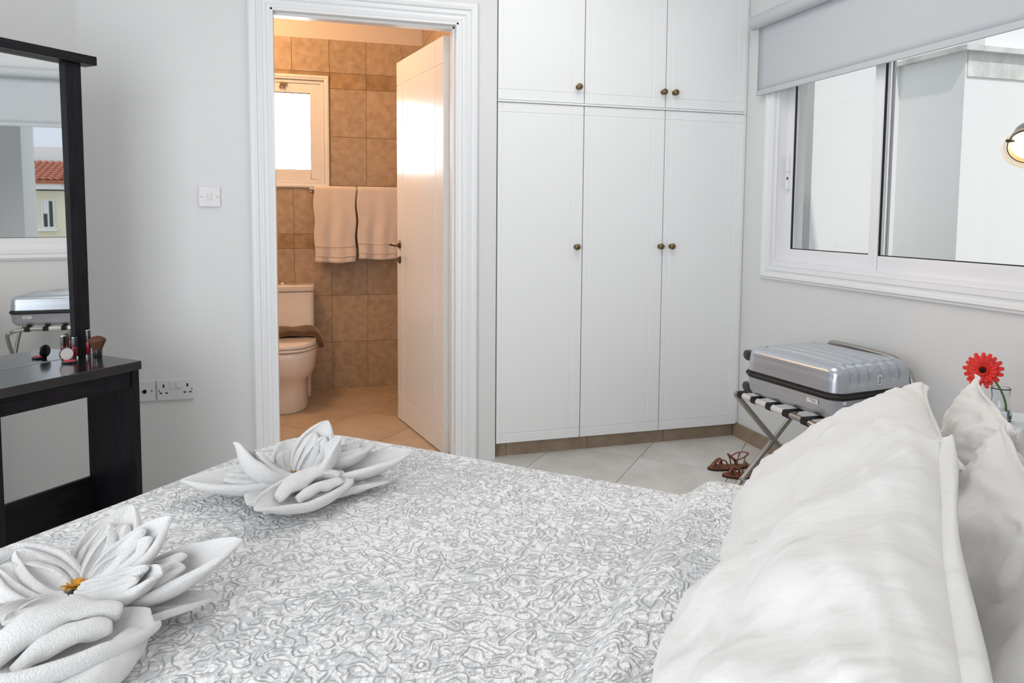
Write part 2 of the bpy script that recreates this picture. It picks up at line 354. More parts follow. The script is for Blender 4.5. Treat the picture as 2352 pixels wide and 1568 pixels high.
wr.prism(amq(AL - 0.12, AL, 0, 0.9), 0, HC); wr.prism(amq(AL - 0.12, AL, 2.9, ML), 0, HC); wr.prism(amq(AL - 0.12, AL, 0.9, 2.9), 2.2, HC)
struct('wall_rear', wr, WALL, 'unseen white wall behind the viewer with an opening added for light', 'wall')  # opening in this unseen wall added so fill light can enter
struct('sun_block_canopy', MB().prism(amq(AL - 2.6, AL - 0.12, -0.6, ML + 0.6), 2.35, 2.5), CEIL, 'unseen canopy added behind the viewer to block the sun', 'canopy')  # added out of view to keep sun from entering the rear opening
# door frame for the opening added behind the viewer to admit light
d2 = tag(mk('added_door_frame', MB(AMT(AL, 1.9, 0)).box(AL - 0.10, AL - 0.04, 0.9, 0.97, 0, 2.2).box(AL - 0.10, AL - 0.04, 2.83, 2.9, 0, 2.2).box(AL - 0.10, AL - 0.04, 0.97, 2.83, 2.13, 2.2).box(AL - 0.09, AL - 0.05, 1.87, 1.93, 0, 2.13), PVC), 'white door frame added around the unseen light opening', 'door', kind='structure')
d2.location = W(AL, 1.9, 0); d2.rotation_euler = (0, 0, TH)
WY0, WY1, WZ0, WZ1 = 1.47, 3.03, 0.93, 2.04
ww = MB(); x0, x1 = XW, 2.385
ww.box(x0, x1, WY1, 3.9, 0, HC); ww.box(x0, x1, 1.2, WY0, 0, HC); ww.box(x0, x1, WY0, WY1, 0, WZ0); ww.box(x0, x1, WY0, WY1, WZ1, HC)
struct('wall_right', ww, WALL, 'plain white wall below and around the wide sliding window', 'wall')
struct('ceiling', MB().prism([(-3.0, -1.9), (2.72, -1.9), (2.72, 5.1), (-3.0, 5.1)], HC, HC + 0.25), CEIL, 'flat white ceiling over the bedroom and bathroom', 'ceiling')  # overhang past the window wall added to keep sun off the wall outside

# mitred mouldings
def moulding(fn, corners, prof, closed):
    mb = MB(); n = len(corners(0)); k = len(prof); vs = []
    for wv, h in prof:
        for p in corners(wv): vs.append(fn(p[0], p[1], h))
    fs = []
    for i in range(k - 1):
        for j in range(n if closed else n - 1):
            fs.append((i * n + j, i * n + (j + 1) % n, (i + 1) * n + (j + 1) % n, (i + 1) * n + j))
    if not closed:
        fs += [tuple(i * n for i in range(k)), tuple(i * n + n - 1 for i in range(k))]
    return mb.add(vs, fs)
PROF = [(0, 0), (0, .013), (.012, .016), (.018, .010), (.028, .010), (.036, .017), (.042, .017), (.046, .012), (.052, .012), (.058, .021), (.070, .024), (.082, .024), (.088, .018), (.088, 0)]
struct('trim_1', moulding(lambda x, z, h: (x, YB - h, z), lambda q: [(DX0 - q, 0), (DX0 - q, DZ + q), (DX1 + q, DZ + q), (DX1 + q, 0)], PROF, False), TRIM, 'white ridged architrave around the bathroom doorway', 'door trim')
jm = MB(); jm.box(DX0 - 0.001, DX0 + 0.012, YB - 0.012, 3.38, 0, DZ); jm.box(DX1 - 0.012, DX1 + 0.001, YB - 0.012, 3.375, 0, DZ); jm.box(DX0, DX1, YB - 0.012, 3.38, DZ - 0.012, DZ + 0.001)
jm.box(DX0, DX1 - 0.0, YB + 0.02, 3.335, DZ - 0.024, DZ - 0.012); jm.box(DX1 - 0.024, DX1 - 0.012, YB + 0.02, 3.335, 0, DZ - 0.012)
struct('trim_3', jm, TRIM, 'white jamb lining of the bathroom doorway', 'door trim', bevel=0.002)
PROF2 = [(0, 0), (0, .012), (.02, .014), (.024, .009), (.034, .009), (.040, .018), (.052, .020), (.058, .013), (.064, .013), (.070, .006), (.072, 0)]
struct('trim_2', moulding(lambda y, z, h: (XW - h, y, z), lambda q: [(WY0 - q, WZ0 - q), (WY1 + q, WZ0 - q), (WY1 + q, WZ1 + q), (WY0 - q, WZ1 + q)], PROF2, True), TRIM, 'white stepped moulding around the sliding window', 'window trim')

# grooved panels for doors: raised cells with recessed lines between
def grooved(mb, xs, zs, y0, y1, yf, g=0.003):
    mb.box(xs[0], xs[-1], y0, y1, zs[0], zs[-1])
    for i in range(len(xs) - 1):
        for j in range(len(zs) - 1):
            a = xs[i] + (g if i else 0); b = xs[i + 1] - (g if i < len(xs) - 2 else 0); c = zs[j] + (g if j else 0); d = zs[j + 1] - (g if j < len(zs) - 2 else 0)
            e = 0.0012; yy = y1
            ea = e if i else 0; eb = e if i < len(xs) - 2 else 0; ec = e if j else 0; ed = e if j < len(zs) - 2 else 0
            mb.add([(a, yy, c), (b, yy, c), (b, yy, d), (a, yy, d), (a + ea, yf, c + ec), (b - eb, yf, c + ec), (b - eb, yf, d - ed), (a + ea, yf, d - ed)],
                   [(4, 5, 6, 7), (0, 1, 5, 4), (1, 2, 6, 5), (2, 3, 7, 6), (3, 0, 4, 7)])
    return mb

# bathroom door leaf
HX, HY = 0.645, 3.378; LW = 0.70
dr = thing('door_1', 'white bathroom door standing open with grooved lines and brass lever', 'door', (HX, HY, 0), atan2(4.055 - 3.375, 0.515 - 0.645), kind='structure')
leaf = grooved(MB(), [0, 0.105, LW - 0.10, LW], [0.008, 0.135, 1.875, 2.0], -0.036, -0.002, 0.0015, 0.0022)
mk('door_panel', leaf, DOORM, dr, recalc=False)
hd = MB(); hd.lathe([(0.024, 0.0), (0.024, 0.004), (0.019, 0.009), (0.010, 0.011), (0.010, 0.035)], (LW - 0.045, 0.0015, 1.0), 20, 'y')
hd.tube(smooth_path([(LW - 0.045, 0.03, 1.0), (LW - 0.045, 0.048, 1.0), (LW - 0.06, 0.058, 1.0), (LW - 0.10, 0.058, 1.002), (LW - 0.15, 0.052, 0.998)], 4), [0.009] * 12 + [0.010] * 3 + [0.008] * 2, 10)
mk('door_handle', hd, BRASS, dr, smooth=True)
kh = MB(); kh.lathe([(0.022, 0.0), (0.022, 0.004), (0.017, 0.008), (0.0, 0.008)], (LW - 0.045, 0.0015, 0.915), 20, 'y'); kh.box(LW - 0.048, LW - 0.042, 0.008, 0.018, 0.905, 0.925)
mk('lock_rosette', kh, BRASS, dr, smooth=False)
for z in (0.14, 1.02, 1.86):
    h = MB(); h.cyl((-0.006, -0.040, z), (-0.006, -0.040, z + 0.035), 0.0055, 10); h.cyl((-0.006, -0.040, z + 0.040), (-0.006, -0.040, z + 0.075), 0.0055, 10)
    mk('hinge', h, CHROME, dr, smooth=False)

# ------------------------------------------------------------------ bathroom
YT = 4.89
bw = MB(); bx0, bx1, bz0, bz1 = -0.46, 0.176 - 0.03, 1.365, 2.025
bw.box(-0.95, bx0, YT, 5.05, 0, HC); bw.box(bx1, 0.95, YT, 5.05, 0, HC); bw.box(bx0, bx1, YT, 5.05, 0, bz0); bw.box(bx0, bx1, YT, 5.05, bz1, HC)
wf = struct('wall_far', bw, [BATHP], 'far bathroom wall of marbled beige tiles with a small window', 'wall')
br = MB(); br.box(0.792, 0.86, 3.985, YT, 0, HC); br.box(0.792, 0.7949, 3.372, 3.985, 0, HC)
wi = struct('wall_inner_right', br, BGROUT, 'beige tiled bathroom wall behind the open door', 'wall')
struct('wall_inner_left', MB().box(-1.03, -0.95, 3.30, 5.05, 0, HC), BTILE, 'bathroom side wall hidden left of the doorway', 'wall')
zr = [0.0, 0.314, 0.627, 0.94, 1.035, 1.350, 1.668, 1.978, 2.080, 2.290]
def tile_rects(x0, x1, z0, z1, hole):
    if not hole or x1 <= hole[0] or x0 >= hole[1] or z1 <= hole[2] or z0 >= hole[3]: return [(x0, x1, z0, z1)]
    out = []
    if x0 < hole[0]: out.append((x0, hole[0], z0, z1))
    if x1 > hole[1]: out.append((hole[1], x1, z0, z1))
    xa, xb = max(x0, hole[0]), min(x1, hole[1])
    if z0 < hole[2]: out.append((xa, xb, z0, hole[2]))
    if z1 > hole[3]: out.append((xa, xb, hole[3], z1))
    return [r for r in out if r[1] - r[0] > 0.008 and r[3] - r[2] > 0.008]
gb = MB(); gb.add([(-0.95, YT - 0.001, 0), (bx0 - .005, YT - 0.001, 0), (bx0 - .005, YT - 0.001, 2.29), (-0.95, YT - 0.001, 2.29)], [(0, 1, 2, 3)])
gb.box(bx1, 0.792, YT - 0.002, YT, 0, 2.29); gb.box(bx0, bx1, YT - 0.002, YT, 0, bz0); gb.box(bx0, bx1, YT - 0.002, YT, bz1, 2.29)
mk('tile_bed', gb, BGROUT, wf)
for i in range(-4, 4):
    xa = 0.181 + 0.2335 * (i - 0); xb = xa + 0.2335
    if i < 0: pass
    for j in range(len(zr) - 1):
        c0, c1 = max(xa, -0.9), min(xb, 0.79)
        if c1 - c0 < 0.01: continue
        for (u0, u1, v0, v1) in tile_rects(c0, c1, zr[j], zr[j + 1], (bx0, bx1, bz0, bz1)):
            t = MB(); t.box(u0 + 0.0012, u1 - 0.0012, YT - 0.006, YT - 0.002, v0 + 0.0012, v1 - 0.0012)
            mk('tile', t, BBAND if j in (3, 7) else BTILE, wf)
zr2 = zr + [2.62]
for i in range(0, 7):
    ya = YT - 0.006 - 0.2335 * i; yb_ = max(ya - 0.2335, 3.372)
    for j in range(len(zr2) - 1):
        if ya - yb_ < 0.01: continue
        t = MB(); t.box(0.787, 0.7915, yb_ + 0.0012, ya - 0.0012, zr2[j] + 0.0012, zr2[j + 1] - 0.0012)
        mk('tile', t, BBAND if j in (3, 7) else BTILE, wi)
# bathroom window
w2 = thing('window_2', 'small white bathroom window with bright frosted glass', 'window', ((bx0 + bx1) / 2, YT, bz0), kind='structure')
tX = lambda x, y, z: (x - (bx0 + bx1) / 2, y - YT, z - bz0)
m1 = moulding(lambda x, z, h: tX(x, YT - 0.006 - h, z), lambda q: [(bx0 - q, bz0 - q), (bx1 + q, bz0 - q), (bx1 + q, bz1 + q), (bx0 - q, bz1 + q)], [(0, 0), (0, .010), (.010, .012), (.014, .016), (.026, .016), (.030, .010), (.032, 0)], True)
mk('window_casing', m1, TRIM, w2)
fr_ = MB(tX)
def ring(mb, x0, x1, z0, z1, wd, y0, y1, ax='xz'):
    B = (lambda a, b, c, d: mb.box(a, b, y0, y1, c, d)) if ax == 'xz' else (lambda a, b, c, d: mb.box(y0, y1, a, b, c, d))
    B(x0, x0 + wd, z0, z1); B(x1 - wd, x1, z0, z1); B(x0 + wd, x1 - wd, z0, z0 + wd); B(x0 + wd, x1 - wd, z1 - wd, z1)
ring(fr_, bx0, bx1, bz0, bz1, 0.022, YT + 0.0, YT + 0.06)
mk('window_frame', fr_, PVC, w2, bevel=0.002)
sa = MB(tX); ring(sa, bx0 + 0.022, bx1 - 0.022, bz0 + 0.022, bz1 - 0.022, 0.062, YT + 0.008, YT + 0.045)
mk('window_sash', sa, PVC, w2, bevel=0.004)
mk('window_pane', MB(tX).box(bx0 + 0.084, bx1 - 0.084, YT + 0.024, YT + 0.030, bz0 + 0.084, bz1 - 0.084), FROST, w2)
gk = MB(tX); ring(gk, bx0 + 0.083, bx1 - 0.083, bz0 + 0.083, bz1 - 0.083, 0.004, YT + 0.012, YT + 0.024); mk('gasket', gk, RUBBER, w2)
hb = MB(tX); hb.box(-0.125, -0.085, YT - 0.012, YT + 0.006, 1.985, 2.002); hb.box(-0.110, -0.102, YT - 0.02, YT + 0.0, 1.965, 1.99); hb.box(-0.13, -0.12, YT - 0.012, YT, 1.965, 1.98)
mk('window_catch', hb, BRASS, w2, bevel=0.001)

# towel rail + towels
rail = thing('towel_rail', 'chrome towel rail fixed to the tiles below the bathroom window', 'towel rail', (0.36, YT - 0.006, 1.325))
rb = MB(); rb.cyl((-0.31, -0.075, 0), (0.36, -0.075, 0), 0.008, 14); mk('rail_bar', rb, CHROME, rail, smooth=False)
for sx_ in (-0.30, 0.34):
    b_ = MB(); b_.cyl((sx_, -0.075, 0), (sx_, -0.004, 0), 0.007, 12); b_.lathe([(0.02, 0), (0.02, -0.006), (0.01, -0.012)], (sx_, 0, 0), 16, 'y'); mk('bracket', b_, CHROME, rail)
def bath_towel(x0, x1, zb, lab, seed, band):
    t = thing('bath_towel', lab, 'towel', ((x0 + x1) / 2, YT - 0.081, 1.325), group='bath towels on the rail')
    wd = x1 - x0; mb = MB(); rnd = random.Random(seed); ph = rnd.uniform(0, 6)
    Lf = 1.335 - zb; Lb = Lf - 0.03
    def fn(u, v):
        s = v * (Lf + Lb + 0.05) - Lb - 0.025      # arc length, 0 on the rail
        r = 0.016
        if abs(s) < 0.025: an = s / 0.025 * pi / 2; y = -r * sin(an); z = r * cos(an)
        else:
            y = -r if s > 0 else r; z = -(abs(s) - 0.025)
        dn = max(0, -z) / Lf
        x = (u - 0.5) * wd * (1 - 0.03 * dn)
        fold = 0.012 * dn * (sin(u * 9 + ph) + 0.6 * sin(u * 17 + ph * 2 + dn * 2))
        bnd = 0.003 if (s > 0 and band and abs(-z - band) < 0.006) else 0
        return (x + 0.004 * sin(z * 30 + ph), y - (fold + 0.012 * dn + 0.0 if s > 0 else -fold * 0.2) + bnd, z + 0.004 * sin(u * 6 + ph) * dn)
    mb.grid(36, 80, fn); mk('towel_cloth', mb, TOWELB, t, smooth=True, solid=0.010)
    hm = MB()
    for q in ((Lf - 0.075), (Lf - 0.012)):
        hm.grid(36, 2, lambda u, v: (lambda p: (p[0], p[1] - 0.0068, p[2] + v * 0.005))(fn(u, (q + 0.025 + Lb) / (Lf + Lb + 0.05))))
    mk('woven_hem', hm, TOWELB, t, smooth=True, solid=0.002)
    return t
bath_towel(0.072, 0.335, 0.862, 'pinkish white bath towel hanging on the left of the rail', 3, None)
bath_towel(0.345, 0.61, 0.880, 'pinkish white bath towel hanging on the right beside the door edge', 8, 0.17)

# toilet
tl = thing('toilet', 'white ceramic toilet with cistern seen through the bathroom doorway', 'toilet', (-0.125, 4.88, 0))
def sect(yc, ry_f, ry_b, rx, z, n=36, p=2.3):
    out = []
    for k in range(n):
        a = 2 * pi * k / n; c_, s_ = cos(a), sin(a)
        x = rx * math.copysign(abs(c_) ** (2 / p), c_); y = (ry_b if s_ > 0 else ry_f) * math.copysign(abs(s_) ** (2 / p), s_)
        out.append((x, yc + y, z))
    return out
def loft(secs, cap=True):
    mb = MB(); n = len(secs[0]); vs = [p for s_ in secs for p in s_]
    fs = [(i * n + k, i * n + (k + 1) % n, (i + 1) * n + (k + 1) % n, (i + 1) * n + k) for i in range(len(secs) - 1) for k in range(n)]
    if cap: fs += [tuple(range(n - 1, -1, -1)), tuple((len(secs) - 1) * n + k for k in range(n))]
    return mb.add(vs, fs)
bowl = loft([sect(-0.36, .21, .14, .145, 0), sect(-0.36, .215, .14, .150, .01), sect(-0.36, .205, .14, .142, .10), sect(-0.37, .21, .15, .150, .19), sect(-0.37, .235, .16, .178, .215), sect(-0.37, .25, .17, .193, .26), sect(-0.37, .255, .18, .199, .33), sect(-0.37, .25, .18, .197, .362)])
mk('bowl', bowl, CERAM, tl, smooth=True)
mk('pan_foot', MB().box(-0.10, 0.165, -0.20, -0.0, 0.0, 0.30), CERAM, tl, bevel=0.012)
mk('seat', loft([sect(-0.37, .252, .16, .199, .366), sect(-0.37, .256, .16, .202, .372), sect(-0.37, .254, .16, .201, .384)]), CERAM, tl, smooth=False, bevel=0.004)
mk('lid', loft([sect(-0.37, .252, .16, .198, .387), sect(-0.37, .255, .16, .201, .393), sect(-0.37, .25, .158, .196, .405), sect(-0.37, .20, .13, .15, .412)]), CERAM, tl, auto=50)
cis = loft([sect(-0.095, .10, .085, .190, .30, p=8), sect(-0.095, .10, .085, .192, .42, p=8), sect(-0.093, .083, .085, .190, .46, p=8), sect(-0.09, .08, .085, .192, .672, p=8)])
mk('cistern', cis, CERAM, tl, auto=45)
mk('cistern_lid', loft([sect(-0.09, .083, .085, .194, .676, p=8), sect(-0.09, .085, .086, .196, .682, p=8), sect(-0.09, .085, .086, .196, .708, p=8), sect(-0.09, .078, .08, .190, .716, p=8)]), CERAM, tl, auto=40)
fb = MB(); fb.lathe([(0.028, .716), (0.028, .722), (0.024, .728), (0.0, .729)], (-0.0, -0.09, 0), 24); mk('flush_button', fb, CHROME, tl, smooth=True)
# brown mat draped over the toilet seat
bm_ = MB()
def matf(u, v):
    x = -0.32 + u * 0.60; ys = -0.355 + v * 0.17
    over = max(0, x - 0.165)
    z = 0.436 + 0.020 * sin(v * pi) + 0.004 * sin(u * 23 + v * 4)
    if over > 0:
        an = min(over / 0.05, 1.3); z -= 0.05 * (1 - cos(an)) + max(0, over - 0.065) * 0.95; x = 0.165 + 0.05 * sin(an) + max(0, over - 0.065) * 0.35
    if x < -0.165: z -= (-0.165 - x) * 0.6
    return (x, ys - 0.02 * over, z)
bm_.grid(40, 14, matf)
mto = tag(mk('bath_mat', bm_, MATB, smooth=True, solid=0.03), 'folded dark brown towelling mat draped across the toilet lid', 'bath mat'); mto.location = (-0.125, 4.88, 0)

# ------------------------------------------------------------------ wardrobe
wd = thing('wardrobe', 'white fitted wardrobe with three tall doors and three top doors', 'wardrobe', (1.54, YB, 0))
X0 = 1.54
bd = MB(lambda x, y, z: (x - X0, y - YB, z)); bd.box(0.874, 2.203, 3.285, 3.86, 0.078, 2.60)
mk('cabinet_body', bd, DARKGAP, wd)
sp = MB(lambda x, y, z: (x - X0, y - YB, z)); sp.box(2.193, 2.204, 3.266, 3.285, 0.078, 2.60); mk('filler_strip', sp, WARD, wd)
xe = [0.876, 1.306, 1.738, 2.192]
lips = [(0.022, 0.056), (0.03, 0.066), (0.03, 0.05)]
for i in range(3):
    a, b = xe[i] + 0.0025, xe[i + 1] - 0.0025
    for z0, z1, up in ((0.074, 1.690, 0), (1.704, 2.59, 1)):
        d = grooved(MB(lambda x, y, z: (x - X0, y - YB, z)), [a, a + lips[i][0], b - lips[i][1], b], [z0, z0 + 0.045, z1 - 0.045, z1], 3.284, 3.2625, 3.260, 0.0022)
        dd = mk('door', d, WARD, wd, recalc=False)
        kx = (1.273, 1.722, 1.784)[i]; kz = 1.778 if up else 1.016
        k = MB(lambda x, y, z: (x - X0, y - YB, z)); k.lathe([(0.012, YB), (0.012, YB - 0.003), (0.006, YB - 0.006), (0.006, YB - 0.014), (0.013, YB - 0.018), (0.0155, YB - 0.024), (0.013, YB - 0.030), (0.006, YB - 0.033), (0.0, YB - 0.0335)], (kx, 0, kz), 20, 'y')
        mk('knob', k, BRASS, dd, smooth=True)
cr = MB(lambda x, y, z: (x - X0, y - YB, z)); cr.box(0.876, 2.192, 3.252, 3.2845, 1.692, 1.701); mk('divider_strip', cr, WARD, wd, bevel=0.002)
# skirting tiles
kb = struct('baseboard_back', MB().box(0.874, 2.205, 3.302, 3.32, 0, 0.074), GROUT, 'brown marbled tile plinth under the wardrobe', 'baseboard')
jx = [0.876, 0.938, 1.361, 1.785, 2.195]
for i in range(4): mk('tile', MB().box(jx[i] + 0.0012, jx[i + 1] - 0.0012, 3.296, 3.303, 0.0, 0.073), KTILE, kb)
kr = struct('baseboard_right', MB().box(2.2035, 2.2075, 1.34, 3.296, 0, 0.074), GROUT, 'brown marbled tile skirting below the sliding window', 'baseboard')
ys_ = [3.296, 2.88, 2.455, 2.03, 1.605, 1.345]
for i in range(5): mk('tile', MB().box(2.197, 2.2037, ys_[i + 1] + 0.0012, ys_[i] - 0.0012, 0, 0.074), KTILE, kr)

# ------------------------------------------------------------------ sliding window
w1 = thing('window_1', 'wide white two-pane sliding window over the suitcase', 'window', (XW, 2.25, WZ0), kind='structure')
tW = lambda x, y, z: (x - XW, y - 2.25, z - WZ0)
f1 = MB(tW); ring(f1, WY0, WY1, WZ0, WZ1, 0.024, XW + 0.002, XW + 0.10, 'yz'); mk('window_frame', f1, PVC, w1, bevel=0.002)
def sash(y0, y1, x, wl_, wr_, name):
    s_ = MB(tW); z0, z1 = WZ0 + 0.018, WZ1 - 0.02
    s_.box(x, x + 0.026, y0, y0 + wl_, z0, z1); s_.box(x, x + 0.026, y1 - wr_, y1, z0, z1)
    s_.box(x, x + 0.026, y0 + wl_, y1 - wr_, z0, z0 + 0.066); s_.box(x, x + 0.026, y0 + wl_, y1 - wr_, z1 - 0.06, z1)
    o = mk('window_sash', s_, PVC, w1, bevel=0.003)
    g_ = MB(tW); ring(g_, y0 + wl_, y1 - wr_, z0 + 0.066, z1 - 0.06, 0.004, x + 0.004, x + 0.012, 'yz'); mk('gasket', g_, RUBBER, o)
    mk('window_pane', MB(tW).box(x + 0.012, x + 0.017, y0 + wl_, y1 - wr_, z0 + 0.066, z1 - 0.06), GLASS, o)
    return o
sash(2.40, 3.008, XW + 0.052, 0.052, 0.05, 'a')
sash(1.69, 2.42, XW + 0.018, 0.055, 0.050, 'b')
mk('centre_strip', MB(tW).box(XW + 0.046, XW + 0.055, 2.352, 2.362, WZ0 + 0.08, WZ1 - 0.08), ALU, w1)
fx = MB(tW); fx.box(XW + 0.018, XW + 0.045, WY0 + 0.024, 1.688, WZ0 + 0.02, WZ1 - 0.02); mk('fixed_panel', fx, PVC, w1, bevel=0.003)
lt = MB(tW); lt.box(XW + 0.036, XW + 0.052, 2.972, 2.990, 1.385, 1.47); lt.box(XW + 0.036, XW + 0.052, 2.972, 2.990, 1.30, 1.345); lt.box(XW + 0.043, XW + 0.052, 2.974, 2.988, 1.345, 1.385); mk('window_latch', lt, PVC, w1, bevel=0.002)
mk('latch_slot', MB(tW).box(XW + 0.0415, XW + 0.0428, 2.976, 2.986, 1.348, 1.36), RUBBER, w1)

bl = thing('roller_blind', 'pale grey roller blind pulled partly down over the window', 'blind', (XW, 2.3, 2.10))
tB = lambda x, y, z: (x - XW, y - 2.3, z - 2.10)
BXF = 2.168
t = MB(tB); t.cyl((2.152, 1.45, 2.118), (2.152, 3.150, 2.118), 0.034, 28); mk('roller_tube', t, BLIND, bl, auto=40)
e_ = MB(tB); e_.cyl((2.152, 3.150, 2.118), (2.152, 3.156, 2.118), 0.0345, 28); e_.box(2.165, 2.207, 3.144, 3.156, 2.095, 2.150); mk('end_bracket', e_, PLAST, bl, bevel=0.001)
c_ = MB(tB); c_.grid(30, 12, lambda u, v: (2.176 + 0.0015 * sin(u * 12) * v, 1.48 + u * (3.138 - 1.48), 2.13 - v * (2.13 - 1.785)))
mk('blind_cloth', c_, BLIND, bl, smooth=True, solid=0.001)
hbm = MB(tB); hbm.box(2.171, 2.181, 1.475, 3.143, 1.764, 1.790); mk('bottom_bar', hbm, BLIND, bl, bevel=0.003)

# ------------------------------------------------------------------ outside
gnd = struct('ground', MB().box(-15, 30, -20, 30, -3.2, -3.1), GROUND, 'ground far below the windows', 'ground')
NW = thing('neighbour_wing', 'stepped white rendered wing of the building outside the window', 'building', (3.4, 3.9, -3.1))
tN = lambda x, y, z: (x - 3.4, y - 3.9, z + 3.1)
mk('wall_panel', MB(tN).box(3.66, 7.0, 3.30, 6.5, -3.1, 2.12), EXTW, NW)
mk('wall_panel', MB(tN).box(3.02, 3.66, 3.77, 6.5, -3.1, 2.55), EXTW, NW)
mk('wall_panel', MB(tN).box(2.46, 3.02, 3.98, 6.5, -3.1, 2.55), EXTG, NW)
mk('stained_band', MB(tN).box(3.67, 7.0, 3.292, 3.30, 1.98, 2.12), EXTS, NW)
mk('ledge', MB(tN).box(3.62, 7.0, 3.26, 6.5, 2.12, 2.15), EXTS, NW)
mk('parapet', MB(tN).box(3.84, 7.0, 3.34, 6.5, 2.15, 2.75), EXTW, NW)
SW_ = thing('projecting_wall', 'smooth grey rendered wall seen reflected in the mirror beside the house', 'wall', (3.1, 0.9, -3.1))
mk('wall_panel', MB(lambda x, y, z: (x - 3.1, y - 0.9, z + 3.1)).box(2.9, 3.3, -0.6, 1.84, -3.1, 3.2), EXTW, SW_)
mk('coping', MB(lambda x, y, z: (x - 3.1, y - 0.9, z + 3.1)).box(2.88, 3.32, -0.62, 1.86, 3.2, 3.26), EXTW, SW_)
HS = thing('neighbour_house', 'cream house with red tiled roof seen reflected in the mirror', 'house', (9, 1.0, -3.1))
tH = lambda x, y, z: (x - 9, y - 1.0, z + 3.1)
mk('house_wall', MB(tH).prism([(9.0, -6.0), (13, -6.0), (13, 1.6), (9.6, 1.6), (9.0, 0.985)], -3.1, 1.56), EXTC, HS)
mk('fascia', MB(tH).prism([(8.86, -6.1), (13, -6.1), (13, 1.72), (9.54, 1.72), (8.86, 1.02)], 1.58, 1.68), EXTW, HS)
mk('upper_wall', MB(tH).box(10.3, 13, -6, 3.2, 1.6, 2.32), EXTW, HS)
wn = mk('window', MB(tH), PVC, HS) if False else None
wf_ = MB(tH); ring(wf_, 0.735, 0.905, 1.0, 1.43, 0.022, 8.975, 8.995, 'yz'); wf_.box(8.972, 8.995, 0.812, 0.832, 1.02, 1.41)
wn = mk('window', wf_, PVC, HS); mk('pane', MB(tH).box(8.985, 8.992, 0.757, 0.883, 1.02, 1.41), DGLASS, wn); mk('window_sill', MB(tH).box(8.94, 8.999, 0.66, 0.93, 0.965, 0.995), EXTW, HS)
mk('shade_blind', MB(tH).box(8.982, 8.984, 0.76, 0.81, 1.22, 1.41), EXTW, wn)
rv = MB(tH)
for r in range(9):
    xa = 8.84 + r * 0.145; za = 1.69 + r * 0.040
    for k in range(34):
        yc = -1.3 + k * 0.09
        if yc > 1.05 + r * 0.12: continue
        rv.grid(2, 6, lambda u, v: (xa + u * 0.17, yc + 0.045 * -cos(v * pi), za + u * 0.048 + 0.035 * sin(v * pi) + (0.01 if u == 0 else 0)))
    rv.box(xa, xa + 0.16, -1.4, min(1.75, 1.1 + r * 0.12), za - 0.03, za + 0.004 + 0.02)
tag(mk('roof_tiles', rv, ROOF, HS), kind='stuff')
rg = MB(tH)
for k in range(9): rg.tube([(8.86 + k * 0.14, 1.05 + k * 0.125, 1.73 + k * 0.037), (8.86 + k * 0.14 + 0.16, 1.05 + k * 0.125 + 0.14, 1.755 + k * 0.037)], [0.055, 0.045], 10)
tag(mk('ridge_tiles', rg, ROOFD, HS), kind='stuff')

# ------------------------------------------------------------------ switch and sockets
def plate(name, label, cat, x0, x1, z0, z1):
    cx, cz = (x0 + x1) / 2, (z0 + z1) / 2
    t = thing(name, label, cat, (cx, YB, cz)); mk('faceplate', MB().box(x0 - cx, x1 - cx, -0.010, -0.0005, z0 - cz, z1 - cz), PLAST, t, bevel=0.0025, bseg=3); return t, cx, cz
def screw(t, x, z):
    mk('screw', MB().lathe([(0.0028, -0.0098), (0.0030, -0.0108), (0.0, -0.0112)], (x, 0, z), 10, 'y'), SCREW, t)
sw, cx, cz = plate('light_switch', 'white single light switch on the wall left of the doorway', 'light switch', -0.413, -0.329, 1.193, 1.277)
mk('rocker', MB().add([(-.009, -.010, -.015), (.009, -.010, -.015), (.009, -.010, .015), (-.009, -.010, .015), (-.009, -.0125, -.015), (.009, -.0125, -.015), (.009, -.0165, .015), (-.009, -.0165, .015)], [(0, 1, 2, 3), (4, 5, 6, 7), (0, 1, 5, 4), (1, 2, 6, 5), (2, 3, 7, 6), (3, 0, 4, 7)]), PLAST, sw, bevel=0.0008)
screw(sw, -0.031, 0); screw(sw, 0.031, 0)
so, cx, cz = plate('power_socket', 'white double power socket with two rocker switches', 'power socket', -0.592, -0.449, 0.383, 0.470)
for x in (-0.012, 0.012): mk('rocker', MB().box(x - 0.008, x + 0.008, -0.015, -0.0099, 0.008, 0.034), PLAST, so, bevel=0.001)
for s_ in (-1, 1):
    for dx, dz, w_, h_ in ((0, .018, .0035, .007), (-.011, -.012, .005, .0028), (.011, -.012, .005, .0028)):
        mk('socket_hole', MB().box(s_ * 0.046 + dx - w_, s_ * 0.046 + dx + w_, -0.0104, -0.0098, dz - h_, dz + h_), DARKGAP, so)
    screw(so, s_ * 0.063, 0.0)
sa_, cx, cz = plate('antenna_socket', 'white aerial socket plate beside the double power socket', 'antenna socket', -0.686, -0.600, 0.383, 0.470)
mk('socket_ring', MB().lathe([(0.009, -0.0098), (0.009, -0.014), (0.006, -0.014)], (0.004, 0, 0), 18, 'y'), CHROME, sa_)
mk('socket_hole', MB().lathe([(0.006, -0.0145), (0.0, -0.0145)], (0.004, 0, 0), 14, 'y'), DARKGAP, sa_); screw(sa_, 0.031, 0); screw(sa_, -0.029, 0)

